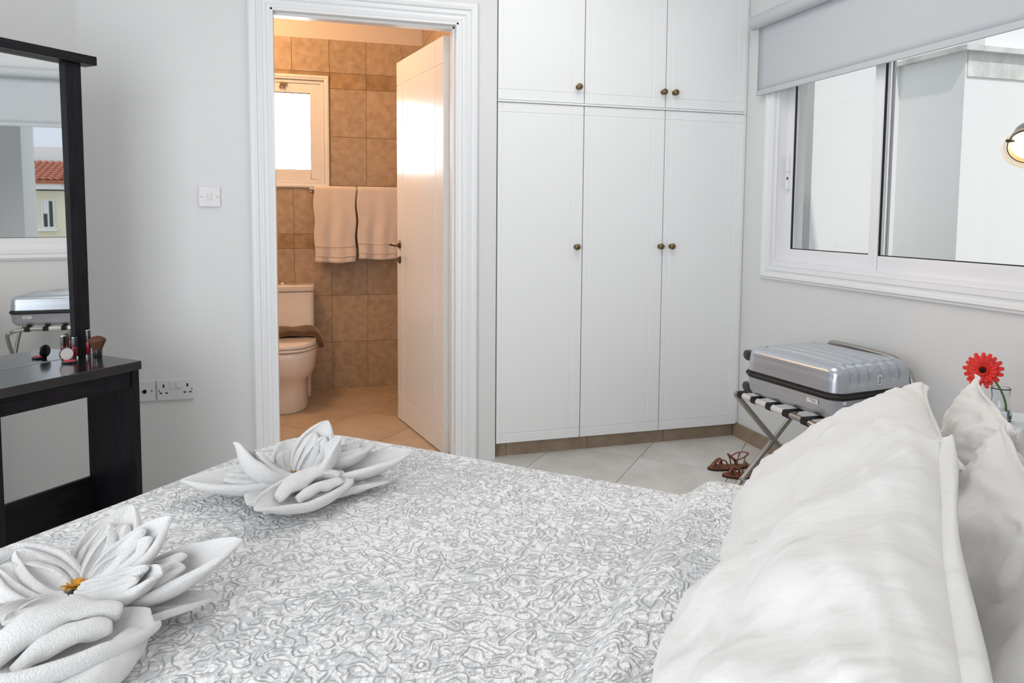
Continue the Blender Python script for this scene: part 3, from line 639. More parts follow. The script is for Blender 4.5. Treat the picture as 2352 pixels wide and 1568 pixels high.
# ------------------------------------------------------------------ dresser and mirror
DZT = 0.672
ds = thing('dresser', 'black wood dressing table with open kneehole and slim apron', 'dresser', W(-0.75, 0.53, 0), TH)
T = AMT(-0.75, 0.53, 0)
mk('table_top', MB(T).box(-1.42, -0.245, 0.395, 0.656, 0.643, DZT), WOODT, ds, bevel=0.0015)
mk('apron', MB(T).box(-0.684, -0.274, 0.622, 0.640, 0.586, 0.643), WOOD, ds, bevel=0.001)
mk('side_panel', MB(T).box(-0.272, -0.250, 0.402, 0.648, 0.0, 0.643), WOODV, ds, bevel=0.001)
mk('side_panel', MB(T).box(-0.706, -0.684, 0.402, 0.648, 0.0, 0.643), WOODV, ds, bevel=0.001)
mk('side_panel', MB(T).box(-1.406, -1.384, 0.402, 0.648, 0.0, 0.643), WOODV, ds, bevel=0.001)
mk('back_rail', MB(T).box(-0.684, -0.272, 0.402, 0.418, 0.0, 0.243), WOOD, ds, bevel=0.001)
for z0, z1 in ((0.03, 0.33), (0.336, 0.636)):
    df = mk('drawer', MB(T).box(-1.382, -0.708, 0.43, 0.646, z0, z1), WOOD, ds, bevel=0.001)
    mk('drawer_knob', MB(T).tube([(-1.045, 0.646, (z0 + z1) / 2), (-1.045, 0.668, (z0 + z1) / 2)], 0.011, 14), CHROME, df)

mr_ = thing('dressing_mirror', 'tall mirror in a black oak frame standing on the dressing table', 'mirror', W(-0.75, 0.41, DZT), TH)
T = AMT(-0.75, 0.41, DZT)
mk('frame_post', MB(T).box(-0.312, -0.258, 0.388, 0.412, DZT, 1.668), WOODV, mr_, bevel=0.0015)
mk('frame_post', MB(T).box(-1.250, -1.196, 0.388, 0.412, DZT, 1.668), WOODV, mr_, bevel=0.0015)
mk('cornice', MB(T).box(-1.290, -0.216, 0.372, 0.436, 1.668, 1.698), WOOD, mr_, bevel=0.0015)
gl = mk('mirror_glass', MB(T).add([(-1.196, 0.400, DZT + 0.002), (-0.312, 0.400, DZT + 0.002), (-0.312, 0.395, 1.667), (-1.196, 0.395, 1.667),
                                 (-1.196, 0.392, DZT + 0.002), (-0.312, 0.392, DZT + 0.002), (-0.312, 0.389, 1.667), (-1.196, 0.389, 1.667)],
                                [(0, 1, 2, 3), (7, 6, 5, 4), (0, 4, 5, 1), (1, 5, 6, 2), (2, 6, 7, 3), (3, 7, 4, 0)]), MIRR, mr_)

# cosmetics
def bottle(name, lab, a, m, h, r):
    t = thing(name, lab, 'nail polish', W(a, m, DZT), TH + 0.3, group='nail polish bottles on the dressing table')
    g = MB(); g.lathe([(r * 0.9, 0), (r, 0.002), (r, h * 0.10), (r * 0.9, h * 0.12)], seg=20); mk('glass_base', g, VGLASS, t, smooth=True)
    g = MB(); g.lathe([(r * 0.55, h * 0.12), (r * 0.82, h * 0.16), (r * 0.85, h * 0.52), (r * 0.8, h * 0.55), (r * .5, h * .56)], seg=20); mk('varnish', g, REDV, t, smooth=True)
    g = MB(); g.lathe([(r * 0.88, h * 0.56), (r * 0.88, h * 0.96), (r * 0.84, h * 0.975)], seg=20); mk('cap', g, BLACK, t, auto=40)
    g = MB(); g.lathe([(r * 0.88, h * 0.965), (r * 0.9, h * 0.985), (r * 0.7, h), (0, h)], seg=20); mk('cap_top', g, CHROME, t, auto=40)
bottle('nail_polish', 'taller slim red nail polish between mirror post and brush', -0.289, 0.446, 0.096, 0.0088)
bottle('nail_polish', 'shorter red nail polish behind the open compact', -0.327, 0.430, 0.074, 0.0098)
bu = thing('makeup_brush', 'fluffy brown powder brush standing on its black handle', 'makeup brush', W(-0.276, 0.474, DZT), TH)
mk('brush_handle', MB().lathe([(0.0135, 0), (0.0145, 0.002), (0.0155, 0.024), (0.0155, 0.027)], seg=24), BLACK, bu, auto=40)
def bf(u, v):
    a = u * 2 * pi; pr = [(0.0145, 0.026), (0.0155, 0.030), (0.024, 0.050), (0.0275, 0.059), (0.0245, 0.065), (0.016, 0.070), (0.006, 0.072), (0.0, 0.0725)]
    i = min(int(v * 7), 6); f = v * 7 - i; r = pr[i][0] * (1 - f) + pr[i + 1][0] * f; z = pr[i][1] * (1 - f) + pr[i + 1][1] * f
    r *= 1 + 0.03 * sin(a * 17) + 0.02 * sin(a * 31)
    return (r * cos(a), r * sin(a), z + 0.0015 * sin(a * 3) * v)
mk('bristles', MB().grid(60, 22, bf, cu=True), BRIST, bu, smooth=True)
cp = thing('makeup_compact', 'open round black compact with a mirror lid and red blusher', 'compact', W(-0.378, 0.482, DZT), TH + radians(-12))
mk('compact_base', MB().lathe([(0.021, 0), (0.0225, 0.002), (0.0225, 0.006), (0.0205, 0.0075), (0.0185, 0.0065), (0, 0.0065)], seg=32), BLACK, cp, auto=40)
mk('blusher', MB().lathe([(0.018, 0.0065), (0.0175, 0.0078), (0, 0.0080)], seg=28), BLUSH, cp, auto=40)
# the lid stands upright on its hinge, facing the bed
lid = MB(); lid.lathe([(0.0, 0.0045), (0.019, 0.0045), (0.0215, 0.003), (0.0215, 0.0), (0.0190, -0.0015), (0.0, -0.0015)], (0, 0.023, 0.0265), 36, 'y')
lo = mk('compact_lid', lid, BLACK, cp, auto=40)
mk('lid_mirror', MB().lathe([(0.0, -0.0021), (0.0195, -0.0021), (0.0195, -0.0016)], (0, 0.023, 0.0265), 36, 'y'), mat('compact_mirror', (0.62, 0.60, 0.58), 0.35), lo, auto=40)

# ------------------------------------------------------------------ bed
bed = thing('bed', 'double bed base and mattress under the quilted bedspread', 'bed', W(-1.2, 2.5, 0), TH)
T = AMT(-1.2, 2.5, 0)
mk('mattress', MB(T).box(-2.02, -0.42, 1.56, 3.46, 0.32, 0.555), COTTON, bed, bevel=0.05, bseg=4)
mk('bed_base', MB(T).box(-2.02, -0.42, 1.56, 3.46, 0.08, 0.32), HEAD, bed, bevel=0.01)
mk('headboard', MB(T).box(-2.10, -0.34, 3.475, 3.535, 0.0, 0.98), HEAD, bed, bevel=0.012)
for a in (-1.96, -0.48):
    for m in (1.62, 3.40): mk('leg', MB(T).box(a - 0.03, a + 0.03, m - 0.03, m + 0.03, 0, 0.08), WOOD, bed)

def bed_top(a, m):      # height of the quilt surface over the mattress
    z = 0.596
    s = min(max((m - 2.495) / 0.07, 0), 1); z += 0.042 * s * s * (3 - 2 * s)
    s2 = min(max((m - 2.68) / 0.12, 0), 1); z -= 0.03 * s2 * s2 * (3 - 2 * s2)
    z += 0.006 * noise.noise(Vector((a * 2.2, m * 2.2, 3)))
    return z
A0, A1, M0, M1 = -2.08, -0.335, 1.465, 3.45
RC, RF = 0.11, 0.055
bs = thing('bedspread', 'pale grey and white quilted damask bedspread covering the bed', 'bedspread', W(-1.2, 2.5, 0.6), TH)
T = AMT(-1.2, 2.5, 0.6)
def quilt_pt(u, v):
    Ls = 0.48
    a = A0 - Ls + u * (A1 - A0 + 2 * Ls); m = M0 - Ls + v * (M1 - M0 + Ls)
    ia0, ia1, im0 = A0 + RC + RF, A1 - RC - RF, M0 + RC + RF
    ca = min(max(a, ia0), ia1); cm = max(m, im0)
    ex, ey = a - ca, m - cm; d = hypot(ex, ey)
    if d < 1e-9: return T(a, m, bed_top(a, m))
    dd = d - RC; ux, uy = ex / d, ey / d
    if dd <= 0: return T(a, m, bed_top(a, m) - 0.004 * (d / RC) ** 2)
    ang = dd / RF
    if ang < pi / 2: off = RF * sin(ang); drop = RF * (1 - cos(ang))
    else: off = RF; drop = RF + dd - RF * pi / 2
    drop += 0.004
    drop = min(drop, 0.50)
    fl = 0.016 * sin(6.0 * (m + a) + 0.7) * min(max(drop - 0.06, 0) * 3, 1) + 0.03 * max(drop - 0.05, 0)
    R = RC + off + fl
    aa, mm = ca + ux * R, cm + uy * R
    return T(aa, mm, bed_top(aa if ey < 0 else a, max(mm, M0)) - drop)
q_ = MB(); q_.grid(230, 210, quilt_pt); mk('quilt_cloth', q_, QUILT, bs, smooth=True, recalc=True)

# ------------------------------------------------------------------ pillows
def pillow(name, lab, c, U, V, w_, h_, t_, seed=0, flange=None, fw=0.05, sag=0.0, crown=2.4, wr=1.0, cor=0.055, hem=0):
    """c centre (a,m,z); U,V direction in (a,m,z); V runs from the lower edge to the upper edge; the rounded face looks along -(UxV)"""
    o = thing(name, lab, 'pillow', W(c[0], c[1], c[2]), TH, group='pillows piled at the head of the bed')
    U = Vector((U[0], -U[1], U[2])).normalized(); V = Vector((V[0], -V[1], V[2])); V = (V - U * V.dot(U)).normalized(); N = U.cross(V)
    def P(u, v, sgn):
        ex = u * w_ / 2 * (1 - cor * (1 - v * v)); ey = v * h_ / 2 * (1 - cor * (1 - u * u))
        k = max(0, (1 - abs(u) ** crown)) ** 0.55 * max(0, (1 - abs(v) ** crown)) ** 0.55
        th = t_ / 2 * k
        p = U * ex + V * ey + N * (sgn * th)
        e = min(1, (1 - abs(u)) * 5) if False else 1
        q = Vector((u * 2.2 + seed, v * 2.2, sgn * 0.7 + seed * 3))
        edge = 1 - k
        wv = noise.noise(q * 1.3) * 0.016 * k ** 0.5 + wr * (noise.noise(Vector((u * 3 + seed, v * 11 + u * 3, sgn + seed))) * 0.008 + noise.noise(Vector((u * 12 - v * 6, v * 3, seed))) * 0.006) * (0.35 + edge) * min(1, k * 5)
        p = p + N * (sgn * wv)
        p.z -= sag * (1 - (u * u + v * v) / 2) * 0.0
        p += N * (-sag * u * u)
        return p
    mb = MB(); nu, nv = 64, 56
    f = lambda x: sin((x - 0.5) * pi)
    for sgn in (1, -1):
        mb.grid(nu, nv, lambda u, v, s=sgn: P(f(u) * (1 if True else 0), f(v), s))
    mk('pillow_body', mb, COTTON, o, smooth=True)
    if hem:
        hm = MB(); hm.grid(60, 10, lambda u, v: P(sin((u - .5) * pi) * 0.985, 1 - hem + v * (hem - 0.012), 1) + N * 0.0022); mk('stitched_hem', hm, COTTON, o, smooth=True, solid=0.003)
        h2 = MB(); h2.tube([tuple(P(sin((k / 79 - .5) * pi) * 0.985, 1 - hem + 0.03, 1) + N * 0.0036) for k in range(80)], 0.0009, 5); mk('hem_stitching', h2, COTTON, o, smooth=True)
    if flange:
        for side in flange:
            fb_ = MB()
            def F(s, t2):
                s2 = f(s)
                if side in ('u+', 'u-'):
                    sg = 1 if side == 'u+' else -1; b = P(sg, s2, 1); d = U * sg
                else:
                    sg = 1 if side == 'v+' else -1; b = P(s2, sg, 1); d = V * sg
                wob = noise.noise(Vector((s * 5, t2 * 1.5, seed + 9))) * 0.012 * t2
                return b + d * (t2 * fw - 0.012) + N * wob + Vector((0, 0, -0.010 * t2 * t2))
            fb_.grid(50, 6, F); mk('flange', fb_, COTTON, o, smooth=True, solid=0.004)
    return o
UA = (1, 0, 0)
def lean(deg): return (0, cos(radians(deg)), sin(radians(deg)))     # V leaning back toward the headboard
pillow('pillow', 'large white pillow at the far side, leaning nearest the suitcase', (-0.610, 2.782, 0.745), (1, -0.03, 0.03), lean(41), 0.43, 0.39, 0.135, 1, ['v+'], 0.02)
pillow('pillow', 'cream-lit foreground pillow with a stitched hem leaning toward the viewer', (-1.170, 2.772, 0.782), (1, 0.04, 0.10), lean(45), 0.50, 0.345, 0.125, 5, ['v+', 'u+'], 0.03, crown=3.4, hem=0.30)
pillow('pillow', 'white pillow with upright hemmed edge in front of the red flower', (-0.455, 2.985, 0.735), (1, 0.0, 0), lean(76), 0.41, 0.27, 0.10, 9, ['v+'], 0.03)
pillow('pillow', 'pinkish white pillow standing behind the foreground pillow', (-0.885, 2.955, 0.737), (1, 0.02, 0), lean(74), 0.46, 0.29, 0.11, 14, ['v+'], 0.03)
pillow('pillow', 'white pillow low in the right corner next to the stitched hem', (-1.20, 3.01, 0.80), (1, 0, 0), lean(56), 0.52, 0.38, 0.14, 21)
pillow('pillow', 'white pillow at the right edge beside the glass vase', (-0.47, 3.115, 0.76), (1, 0.0, 0), lean(79), 0.42, 0.33, 0.10, 26)

# ------------------------------------------------------------------ towel flowers
def petal(mb, base_, tip, wid, phi=1.0, belly=0.03, up=(0, 0, 1), point=0.62, thick=0.011, seed=0, bw=0.30, lip=0.35, skew=0.0, nu=26, nv=17):
    """boat-shaped folded towel petal: a closed cloth shell whose sides curl up and inward"""
    wid *= 1.12; b = Vector(base_); t = Vector(tip); d = (t - b); T_ = d.normalized(); upv = Vector(up)
    S = T_.cross(upv).normalized(); N = S.cross(T_).normalized()
    def cen(u): return b + d * u - N * (belly * sin(min(1, u * 1.05) * pi)) + S * (skew * sin(u * pi))
    def wf(u): return wid * max(0.03, bw * (1 - u) ** 2 + sin(min(1.0, (0.03 + 0.97 * u)) ** 0.95 * pi) ** point)
    def surf(u, v, off):
        ww = wf(u); q = v * 2 - 1; ang = q * phi * (0.75 + 0.25 * sin(u * pi))
        r = ww / max(0.7, phi) * 1.15
        nz1 = noise.noise(Vector((u * 2.5 + seed, q * 1.7, seed))) * 0.006 + noise.noise(Vector((u * 6 + seed, q * 5, seed * 2))) * 0.0022
        lipz = lip * ww * 0.5 * max(0, abs(q) - 0.7) / 0.3 * sin(u * pi)
        return cen(u) + S * ((r + off) * sin(ang) - math.copysign(lipz, q) * 0.8) + N * (r - (r + off) * cos(ang) + nz1 * sin(u * pi) ** 0.5)
    th = lambda u: thick / 2 * (0.35 + 0.65 * min(1, (1 - u) * 5))
    n2 = 2 * nv
    def ringf(u, q):
        k = round(q * n2)
        if k < nv: v = k / (nv - 1); off = th(u)
        else: v = 1 - (k - nv) / (nv - 1); off = -th(u)
        p = surf(u, max(0, min(1, v)), off)
        if k in (0, nv - 1, nv, n2 - 1): pass
        return p
    o = len(mb.v); mb.grid(nu, n2, ringf, cv=True)
    for e in (0, nu - 1):
        mb.f += [(o + e * n2 + k, o + e * n2 + k + 1, o + e * n2 + n2 - 2 - k, o + e * n2 + n2 - 1 - k) for k in range(nv - 1)]; mb.mi += [0] * (nv - 1)
    return T_, S, N
def fold(mb, path, r, flat=0.7, seed=0):
    P = smooth_path(path, 6); n = len(P); rr = [r * (0.30 + 0.70 * sin((i + 1.0) / (n + 1) * pi) ** 0.55) for i in range(n)]
    o = len(mb.v); mb.tube(P, rr, 16, flat)
    for i in range(o, len(mb.v)):
        p = Vector(mb.v[i]); q = noise.noise(p * 30 + Vector((seed, 0, 0))) * 0.008 + noise.noise(p * 90) * 0.003; mb.v[i] = tuple(p + Vector((q, q * 0.5, q)))
def towel_flower(name, lab, c, petals, folds):
    o = thing(name, lab, 'folded towel', W(*c), TH, group='towel lilies on the bedspread')
    T = lambda p: Vector((p[0] - c[0], -(p[1] - c[1]), p[2] - c[2]))
    for i, (b, t, wd_, kw) in enumerate(petals):
        mb = MB(); k2 = dict(kw); inner = k2.pop('inner', 0.62)
        if 'up' in k2: k2['up'] = (k2['up'][0], -k2['up'][1], k2['up'][2])
        T_, S_, N_ = petal(mb, T(b), T(t), wd_, seed=i * 3.1 + c[0], **k2)
        po = mk('petal', mb, TERRY, o, smooth=True, subsurf=1)
        if inner:      # second layer of cloth rolled inside the petal, with a crease down its middle
            m2 = MB(); B_, T2 = T(b), T(t); d = T2 - B_
            for sg in (-1, 1):
                k3 = dict(k2); k3['phi'] = 1.2; k3['lip'] = 0.5; k3['thick'] = 0.014; k3['belly'] = k2.get('belly', 0.03) * 0.6; k3['point'] = 0.5; k3['skew'] = -sg * wd_ * 0.05
                off = S_ * (sg * wd_ * 0.34) + N_ * 0.008
                petal(m2, B_ + N_ * 0.008 + S_ * (sg * wd_ * 0.10), B_ + d * inner + off, wd_ * 0.56, seed=i * 5.3 + sg, **k3)
            mk('rolled_fold', m2, TERRY, po, smooth=True, subsurf=1)
    for k, f2 in enumerate(folds):
        m3 = MB(); fold(m3, [T(p) for p in f2[0]], f2[1], f2[2] if len(f2) > 2 else 0.6, seed=k); mk('fold', m3, TERRY, o, smooth=True, subsurf=1)
    return o
c1 = (-0.75, 1.80, 0.60)
towel_flower('towel_flower', 'white towel folded as a water lily nearest the bathroom doorway', c1, [
    ((-0.742, 1.800, 0.626), (-0.678, 1.820, 0.735), 0.036, dict(up=(-0.8, 0.5, 0.5), belly=0.010, phi=0.9, inner=0.75)),
    ((-0.752, 1.812, 0.624), (-0.728, 1.898, 0.724), 0.046, dict(up=(-0.5, -0.5, 0.7), belly=0.022, phi=1.1, inner=0)),
    ((-0.760, 1.800, 0.626), (-0.842, 1.722, 0.720), 0.046, dict(up=(0.6, 0.3, 0.9), belly=0.032, phi=1.15, inner=0.7)),
    ((-0.735, 1.780, 0.618), (-0.670, 1.695, 0.668), 0.040, dict(belly=0.012, inner=0.7)),
    ((-0.745, 1.822, 0.628), (-0.580, 1.972, 0.662), 0.050, dict(belly=0.020, inner=0)),
    ((-0.730, 1.815, 0.636), (-0.622, 1.902, 0.680), 0.040, dict(belly=0.010, inner=0.8)),
    ((-0.765, 1.795, 0.628), (-0.885, 1.622, 0.640), 0.050, dict(belly=0.020, inner=0.6)),
    ((-0.725, 1.910, 0.640), (-0.920, 1.855, 0.638), 0.054, dict(up=(-0.1, 0.2, 1), belly=0.024, inner=0, phi=1.25, point=0.5, bw=0.05)),
    ((-0.80, 1.74, 0.626), (-0.630, 1.930, 0.616), 0.046, dict(belly=0.004, inner=0, phi=0.5, point=0.45)),
    ((-0.87, 1.78, 0.622), (-0.640, 1.955, 0.616), 0.050, dict(belly=0.006, inner=0, phi=0.5, point=0.45)),
], [
    ([(-0.86, 1.81, 0.612), (-0.80, 1.85, 0.616), (-0.74, 1.88, 0.616), (-0.68, 1.92, 0.612)], 0.028, 0.5),
    ([(-0.87, 1.862, 0.640), (-0.825, 1.858, 0.655), (-0.775, 1.872, 0.660), (-0.74, 1.90, 0.650)], 0.017, 0.8),
    ([(-0.84, 1.880, 0.634), (-0.79, 1.892, 0.640), (-0.745, 1.912, 0.642)], 0.013, 0.8),
])
c2 = (-1.24, 1.86, 0.60)
towel_flower('towel_flower', 'white towel folded as a water lily nearest the viewer, lower left', c2, [
    ((-1.228, 1.850, 0.632), (-1.108, 1.785, 0.705), 0.040, dict(up=(-0.7, 0.4, 0.6), belly=0.010, phi=0.95, inner=0.72)),
    ((-1.228, 1.862, 0.630), (-1.128, 1.905, 0.716), 0.042, dict(up=(-0.7, -0.2, 0.7), belly=0.014, phi=1.0, inner=0.75)),
    ((-1.250, 1.842, 0.632), (-1.300, 1.765, 0.700), 0.046, dict(up=(0.0, 0.8, 0.9), belly=0.016, phi=1.25, inner=0.85, point=0.4)),
    ((-1.250, 1.872, 0.640), (-1.208, 1.985, 0.682), 0.040, dict(up=(-0.3, -0.3, 0.9), belly=0.020, phi=1.2, inner=0.8, point=0.5)),
    ((-1.235, 1.880, 0.622), (-1.098, 2.018, 0.690), 0.050, dict(up=(-0.3, -0.2, 0.9), belly=0.022, inner=0.62)),
    ((-1.262, 1.866, 0.634), (-1.420, 1.872, 0.668), 0.042, dict(belly=0.014, inner=0.6)),
    ((-1.235, 2.005, 0.634), (-1.440, 1.930, 0.650), 0.060, dict(belly=0.024, inner=0, phi=1.25, point=0.45, bw=0.05)),
    ((-1.242, 1.838, 0.620), (-1.262, 1.700, 0.642), 0.046, dict(belly=0.012)),
    ((-1.36, 1.86, 0.628), (-1.130, 2.000, 0.618), 0.058, dict(belly=0.005, inner=0, phi=0.45, point=0.42)),
    ((-1.27, 1.76, 0.626), (-1.160, 1.985, 0.618), 0.052, dict(belly=0.004, inner=0, phi=0.5, point=0.42)),
], [
    ([(-1.45, 1.96, 0.618), (-1.40, 2.01, 0.620), (-1.33, 2.025, 0.622), (-1.27, 2.00, 0.622), (-1.24, 1.95, 0.618)], 0.024, 0.8),
    ([(-1.35, 1.90, 0.612), (-1.28, 1.94, 0.616), (-1.22, 1.97, 0.612)], 0.030, 0.5),
    ([(-1.40, 1.925, 0.645), (-1.355, 1.928, 0.664), (-1.30, 1.945, 0.668), (-1.26, 1.975, 0.655)], 0.020, 0.8),
    ([(-1.38, 1.950, 0.640), (-1.33, 1.962, 0.652), (-1.28, 1.985, 0.650)], 0.016, 0.8),
])
def daisy(name, lab, c, r, n, tilt, seed):
    o = thing(name, lab, 'flower', W(*c), TH, group='yellow flowers in the towel lilies'); rnd = random.Random(seed)
    for rg_ in range(2):
        for k in range(n):
            a = 2 * pi * (k + 0.5 * rg_) / n + rnd.uniform(-.1, .1); L = r * (1 - 0.25 * rg_) * rnd.uniform(.9, 1.05); el = tilt + 0.35 * rg_ + rnd.uniform(-.1, .12); pb = MB()
            def pf(u, v):
                wd_ = r * 0.17 * sin((0.12 + u * 0.85) * pi) ** 0.6; x = u * L * cos(el); z = u * L * sin(el) - 0.15 * L * u * u; y = (v - 0.5) * 2 * wd_
                z += 0.6 * abs(v - 0.5) * wd_
                return (x * cos(a) - y * sin(a), x * sin(a) + y * cos(a), z)
            pb.grid(7, 5, pf); mk('petal', pb, PETY, o, smooth=True, solid=0.0006)
    mk('flower_centre', MB().lathe([(0.0, -0.002), (r * 0.2, 0), (r * 0.2, r * 0.12), (r * 0.1, r * 0.2), (0, r * 0.22)], seg=14), PETC, o, smooth=True)
daisy('yellow_flower', 'small yellow flower head in the towel lily by the doorway', (-0.752, 1.795, 0.640), 0.016, 11, 0.5, 2)
daisy('yellow_flower', 'yellow flower head in the nearer towel lily, lower left', (-1.243, 1.852, 0.648), 0.021, 12, 0.42, 4)

# ------------------------------------------------------------------ luggage rack
RX0, RX1, RY0, RY1, RZ = 1.690, 2.085, 1.97, 2.53, 0.452
rk = thing('luggage_rack', 'folding steel luggage rack with black straps under the suitcase', 'luggage rack', (1.88, 2.25, 0))
tR = lambda x, y, z: (x - 1.88, y - 2.25, z)
def uframe(xt, xb):
    p = [(xb, RY1, 0.012), (xt + (xb - xt) * 0.12, RY1, RZ * 0.88), (xt + (xb - xt) * 0.03, RY1 - 0.012, RZ - 0.012), (xt, RY1 - 0.045, RZ), (xt, (RY0 + RY1) / 2, RZ), (xt, RY0 + 0.10, RZ), (xt + (xb - xt) * 0.04, RY0 + 0.03, RZ - 0.018), (xt + (xb - xt) * 0.16, RY0, RZ * 0.84), (xb, RY0, 0.012)]
    return MB(tR).tube(smooth_path(p, 8), 0.0115, 12)
mk('tube_frame', uframe(RX0, RX1 + 0.01), STEEL, rk, smooth=True)
mk('tube_frame', uframe(RX1, RX0 - 0.012), STEEL, rk, smooth=True)
hp = MB(tR).tube(smooth_path([(RX1 + 0.018, 2.50, RZ), (RX1 + 0.018, 2.50, 0.60), (RX1 + 0.018, 2.475, 0.64), (RX1 + 0.018, 2.43, 0.652), (RX1 + 0.018, 2.20, 0.652), (RX1 + 0.018, 2.11, 0.64), (RX1 + 0.018, 2.06, 0.60), (RX1 + 0.018, 2.04, 0.54), (RX1 + 0.018, 2.04, RZ)], 6), 0.011, 12)
mk('back_guard', hp, STEEL, rk, smooth=True)
mk('cross_bar', MB(tR).tube([(RX0 + 0.04, RY0, 0.085), (RX0 + 0.04, RY1, 0.085)], 0.006, 8), STEEL, rk)
for yp in (2.475, 2.385, 2.29, 2.19, 2.09):
    mk('strap', MB(tR).box(RX0 - 0.012, RX1 + 0.012, yp - 0.016, yp + 0.016, RZ + 0.0115, RZ + 0.0135).tube([(RX0, yp - 0.016, RZ), (RX0, yp + 0.016, RZ)], 0.0145, 14).tube([(RX1, yp - 0.016, RZ), (RX1, yp + 0.016, RZ)], 0.0145, 14), STRAP, rk)
for y0, y1 in ((2.401, 2.459), (2.306, 2.369), (2.206, 2.274)):
    mk('rail_sleeve', MB(tR).tube([(RX0, y0, RZ), (RX0, y1, RZ)], 0.0135, 14), SLEEVE, rk, smooth=False)
for y in (RY0, RY1):
    for x in (RX0 - 0.012, RX1 + 0.01): mk('foot_cap', MB(tR).tube([(x, y, 0.0), (x, y, 0.02)], 0.014, 12), BLACK, rk)

# ------------------------------------------------------------------ suitcase
SL, SWd = 0.46, 0.385      # along the rail, across
sc_ = thing('suitcase', 'silver ribbed hard-shell suitcase lying on the luggage rack', 'suitcase', (1.885, 2.235, RZ + 0.0145), radians(7))
def shell(z0, z1, top, inset=0.0):
    hw, hl = SWd / 2 - inset, SL / 2 - inset; R = 0.045; NX, NY, NZ = 78, 60, 14; rc = 0.05
    grooves = [(-0.118), (-0.074), (-0.030), (0.030), (0.074), (0.118)]
    vs = []; fs = []
    def rib(x):
        g = 0
        for q in grooves: g = max(g, math.exp(-((x - q) / 0.0085) ** 4))
        return g
    def prof(s):       # s 0..1 : from open edge up the side and across the crown; returns (inset, height)
        H = z1 - z0; r = 0.035
        side = H - r
        Ls = side + r * pi / 2
        q = s * Ls
        if q < side: return (0.006 * q / side, q)
        a = (q - side) / r; return (0.006 + r - r * cos(a), side + r * sin(a))
    seg = 160; rows = 16; P = []
    def outline(k):
        # rounded rectangle parameter
        t = k / seg * (4 * (hw + hl) - 8 * rc + 2 * pi * rc); parts = [(2 * (hl - rc)), rc * pi / 2, 2 * (hw - rc), rc * pi / 2] * 2
        i = 0
        while t > parts[i] and i < 7: t -= parts[i]; i += 1
        f = t
        if i == 0: return (hw, -hl + rc + f, 1, 0)
        if i == 1: a = f / rc; return (hw - rc + rc * cos(a), hl - rc + rc * sin(a), cos(a), sin(a))
        if i == 2: return (hw - rc - f, hl, 0, 1)
        if i == 3: a = pi / 2 + f / rc; return (-hw + rc + rc * cos(a), hl - rc + rc * sin(a), cos(a), sin(a))
        if i == 4: return (-hw, hl - rc - f, -1, 0)
        if i == 5: a = pi + f / rc; return (-hw + rc + rc * cos(a), -hl + rc + rc * sin(a), cos(a), sin(a))
        if i == 6: return (-hw + rc + f, -hl, 0, -1)
        a = 1.5 * pi + f / rc; return (hw - rc + rc * cos(a), -hl + rc + rc * sin(a), cos(a), sin(a))
    sg = 1 if top else -1
    for r_i in range(rows):
        ins, h = prof(r_i / (rows - 1))
        for k in range(seg):
            x, y, nx, ny = outline(k)
            g = rib(x) if abs(ny) > 0.8 else 0
            fade = min(1, max(0, (h / (z1 - z0) - 0.18) * 6))
            e = ins + 0.009 * g * fade
            sidegr = 0.003 * math.exp(-((h / (z1 - z0) - 0.62) / 0.05) ** 2) if abs(nx) > 0.9 else 0
            P.append((x - nx * (e + sidegr), y - ny * e, (z0 + h) if top else (z1 - h)))
    fs = [(i * seg + k, i * seg + (k + 1) % seg, (i + 1) * seg + (k + 1) % seg, (i + 1) * seg + k) for i in range(rows - 1) for k in range(seg)]
    mb = MB(); mb.add(P, fs)
    # crown with ribs
    hw2, hl2 = hw - 0.041, hl - 0.041; rc2 = rc - 0.041 + 0.0
    zc = z1 if top else z0
    def crown(u, v):
        x = (u * 2 - 1); y = (v * 2 - 1)
        px, py_ = x * hw2, y * hl2
        # small corner rounding
        g = rib(px) * min(1, max(0, (1 - abs(y)) * 14)) if True else 0
        bul = (0.012 if top else 0.001) * (1 - x * x) * (1 - y ** 4)
        return (px, py_, zc + sg * (bul - 0.009 * g))
    mb.grid(NX * 2, 40, crown)
    return mb
tp = mk('lid_shell', shell(0.104, 0.194, True), CASE, sc_, auto=50)
bt = mk('base_shell', shell(0.004, 0.080, False), CASE, sc_, auto=50)
zp = MB()
def rrect(hw, hl, rc, n=8):
    out = []
    for cx_, cy_, a0 in ((hw - rc, hl - rc, 0), (-hw + rc, hl - rc, pi / 2), (-hw + rc, -hl + rc, pi), (hw - rc, -hl + rc, 1.5 * pi)):
        for k in range(n + 1): a = a0 + k / n * pi / 2; out.append((cx_ + rc * cos(a), cy_ + rc * sin(a)))
    return out
zp.prism(rrect(SWd / 2 + 0.001, SL / 2 + 0.001, 0.05), 0.079, 0.105)
zb_ = mk('zip_band', zp, RUBBER, sc_, auto=40)
mk('zip_teeth', MB().tube([(x, y, 0.092) for x, y in rrect(SWd / 2 + 0.003, SL / 2 + 0.003, 0.05)], 0.006, 6, closed=True), RUBBER, zb_)
for x in (-0.145, 0.145):
    for z in (0.022, 0.150):
        wh_ = mk('wheel_housing', MB().box(x - 0.026, x + 0.026, SL / 2 - 0.022, SL / 2 + 0.016, z - 0.018, z + 0.024), BLACK, sc_, bevel=0.008, bseg=3)
        mk('wheel', MB().lathe([(0.0, -0.009), (0.012, -0.010), (0.019, -0.008), (0.021, -0.003), (0.021, 0.003), (0.019, 0.008), (0.012, 0.010), (0.0, 0.009)], (x, SL / 2 + 0.026, z), 20, 'x'), BLACK, wh_, auto=50)
hn = mk('carry_handle', MB().box(-0.075, 0.075, -SL / 2 - 0.006, -SL / 2 + 0.004, 0.030, 0.066), BLACK, sc_, bevel=0.006, bseg=3)
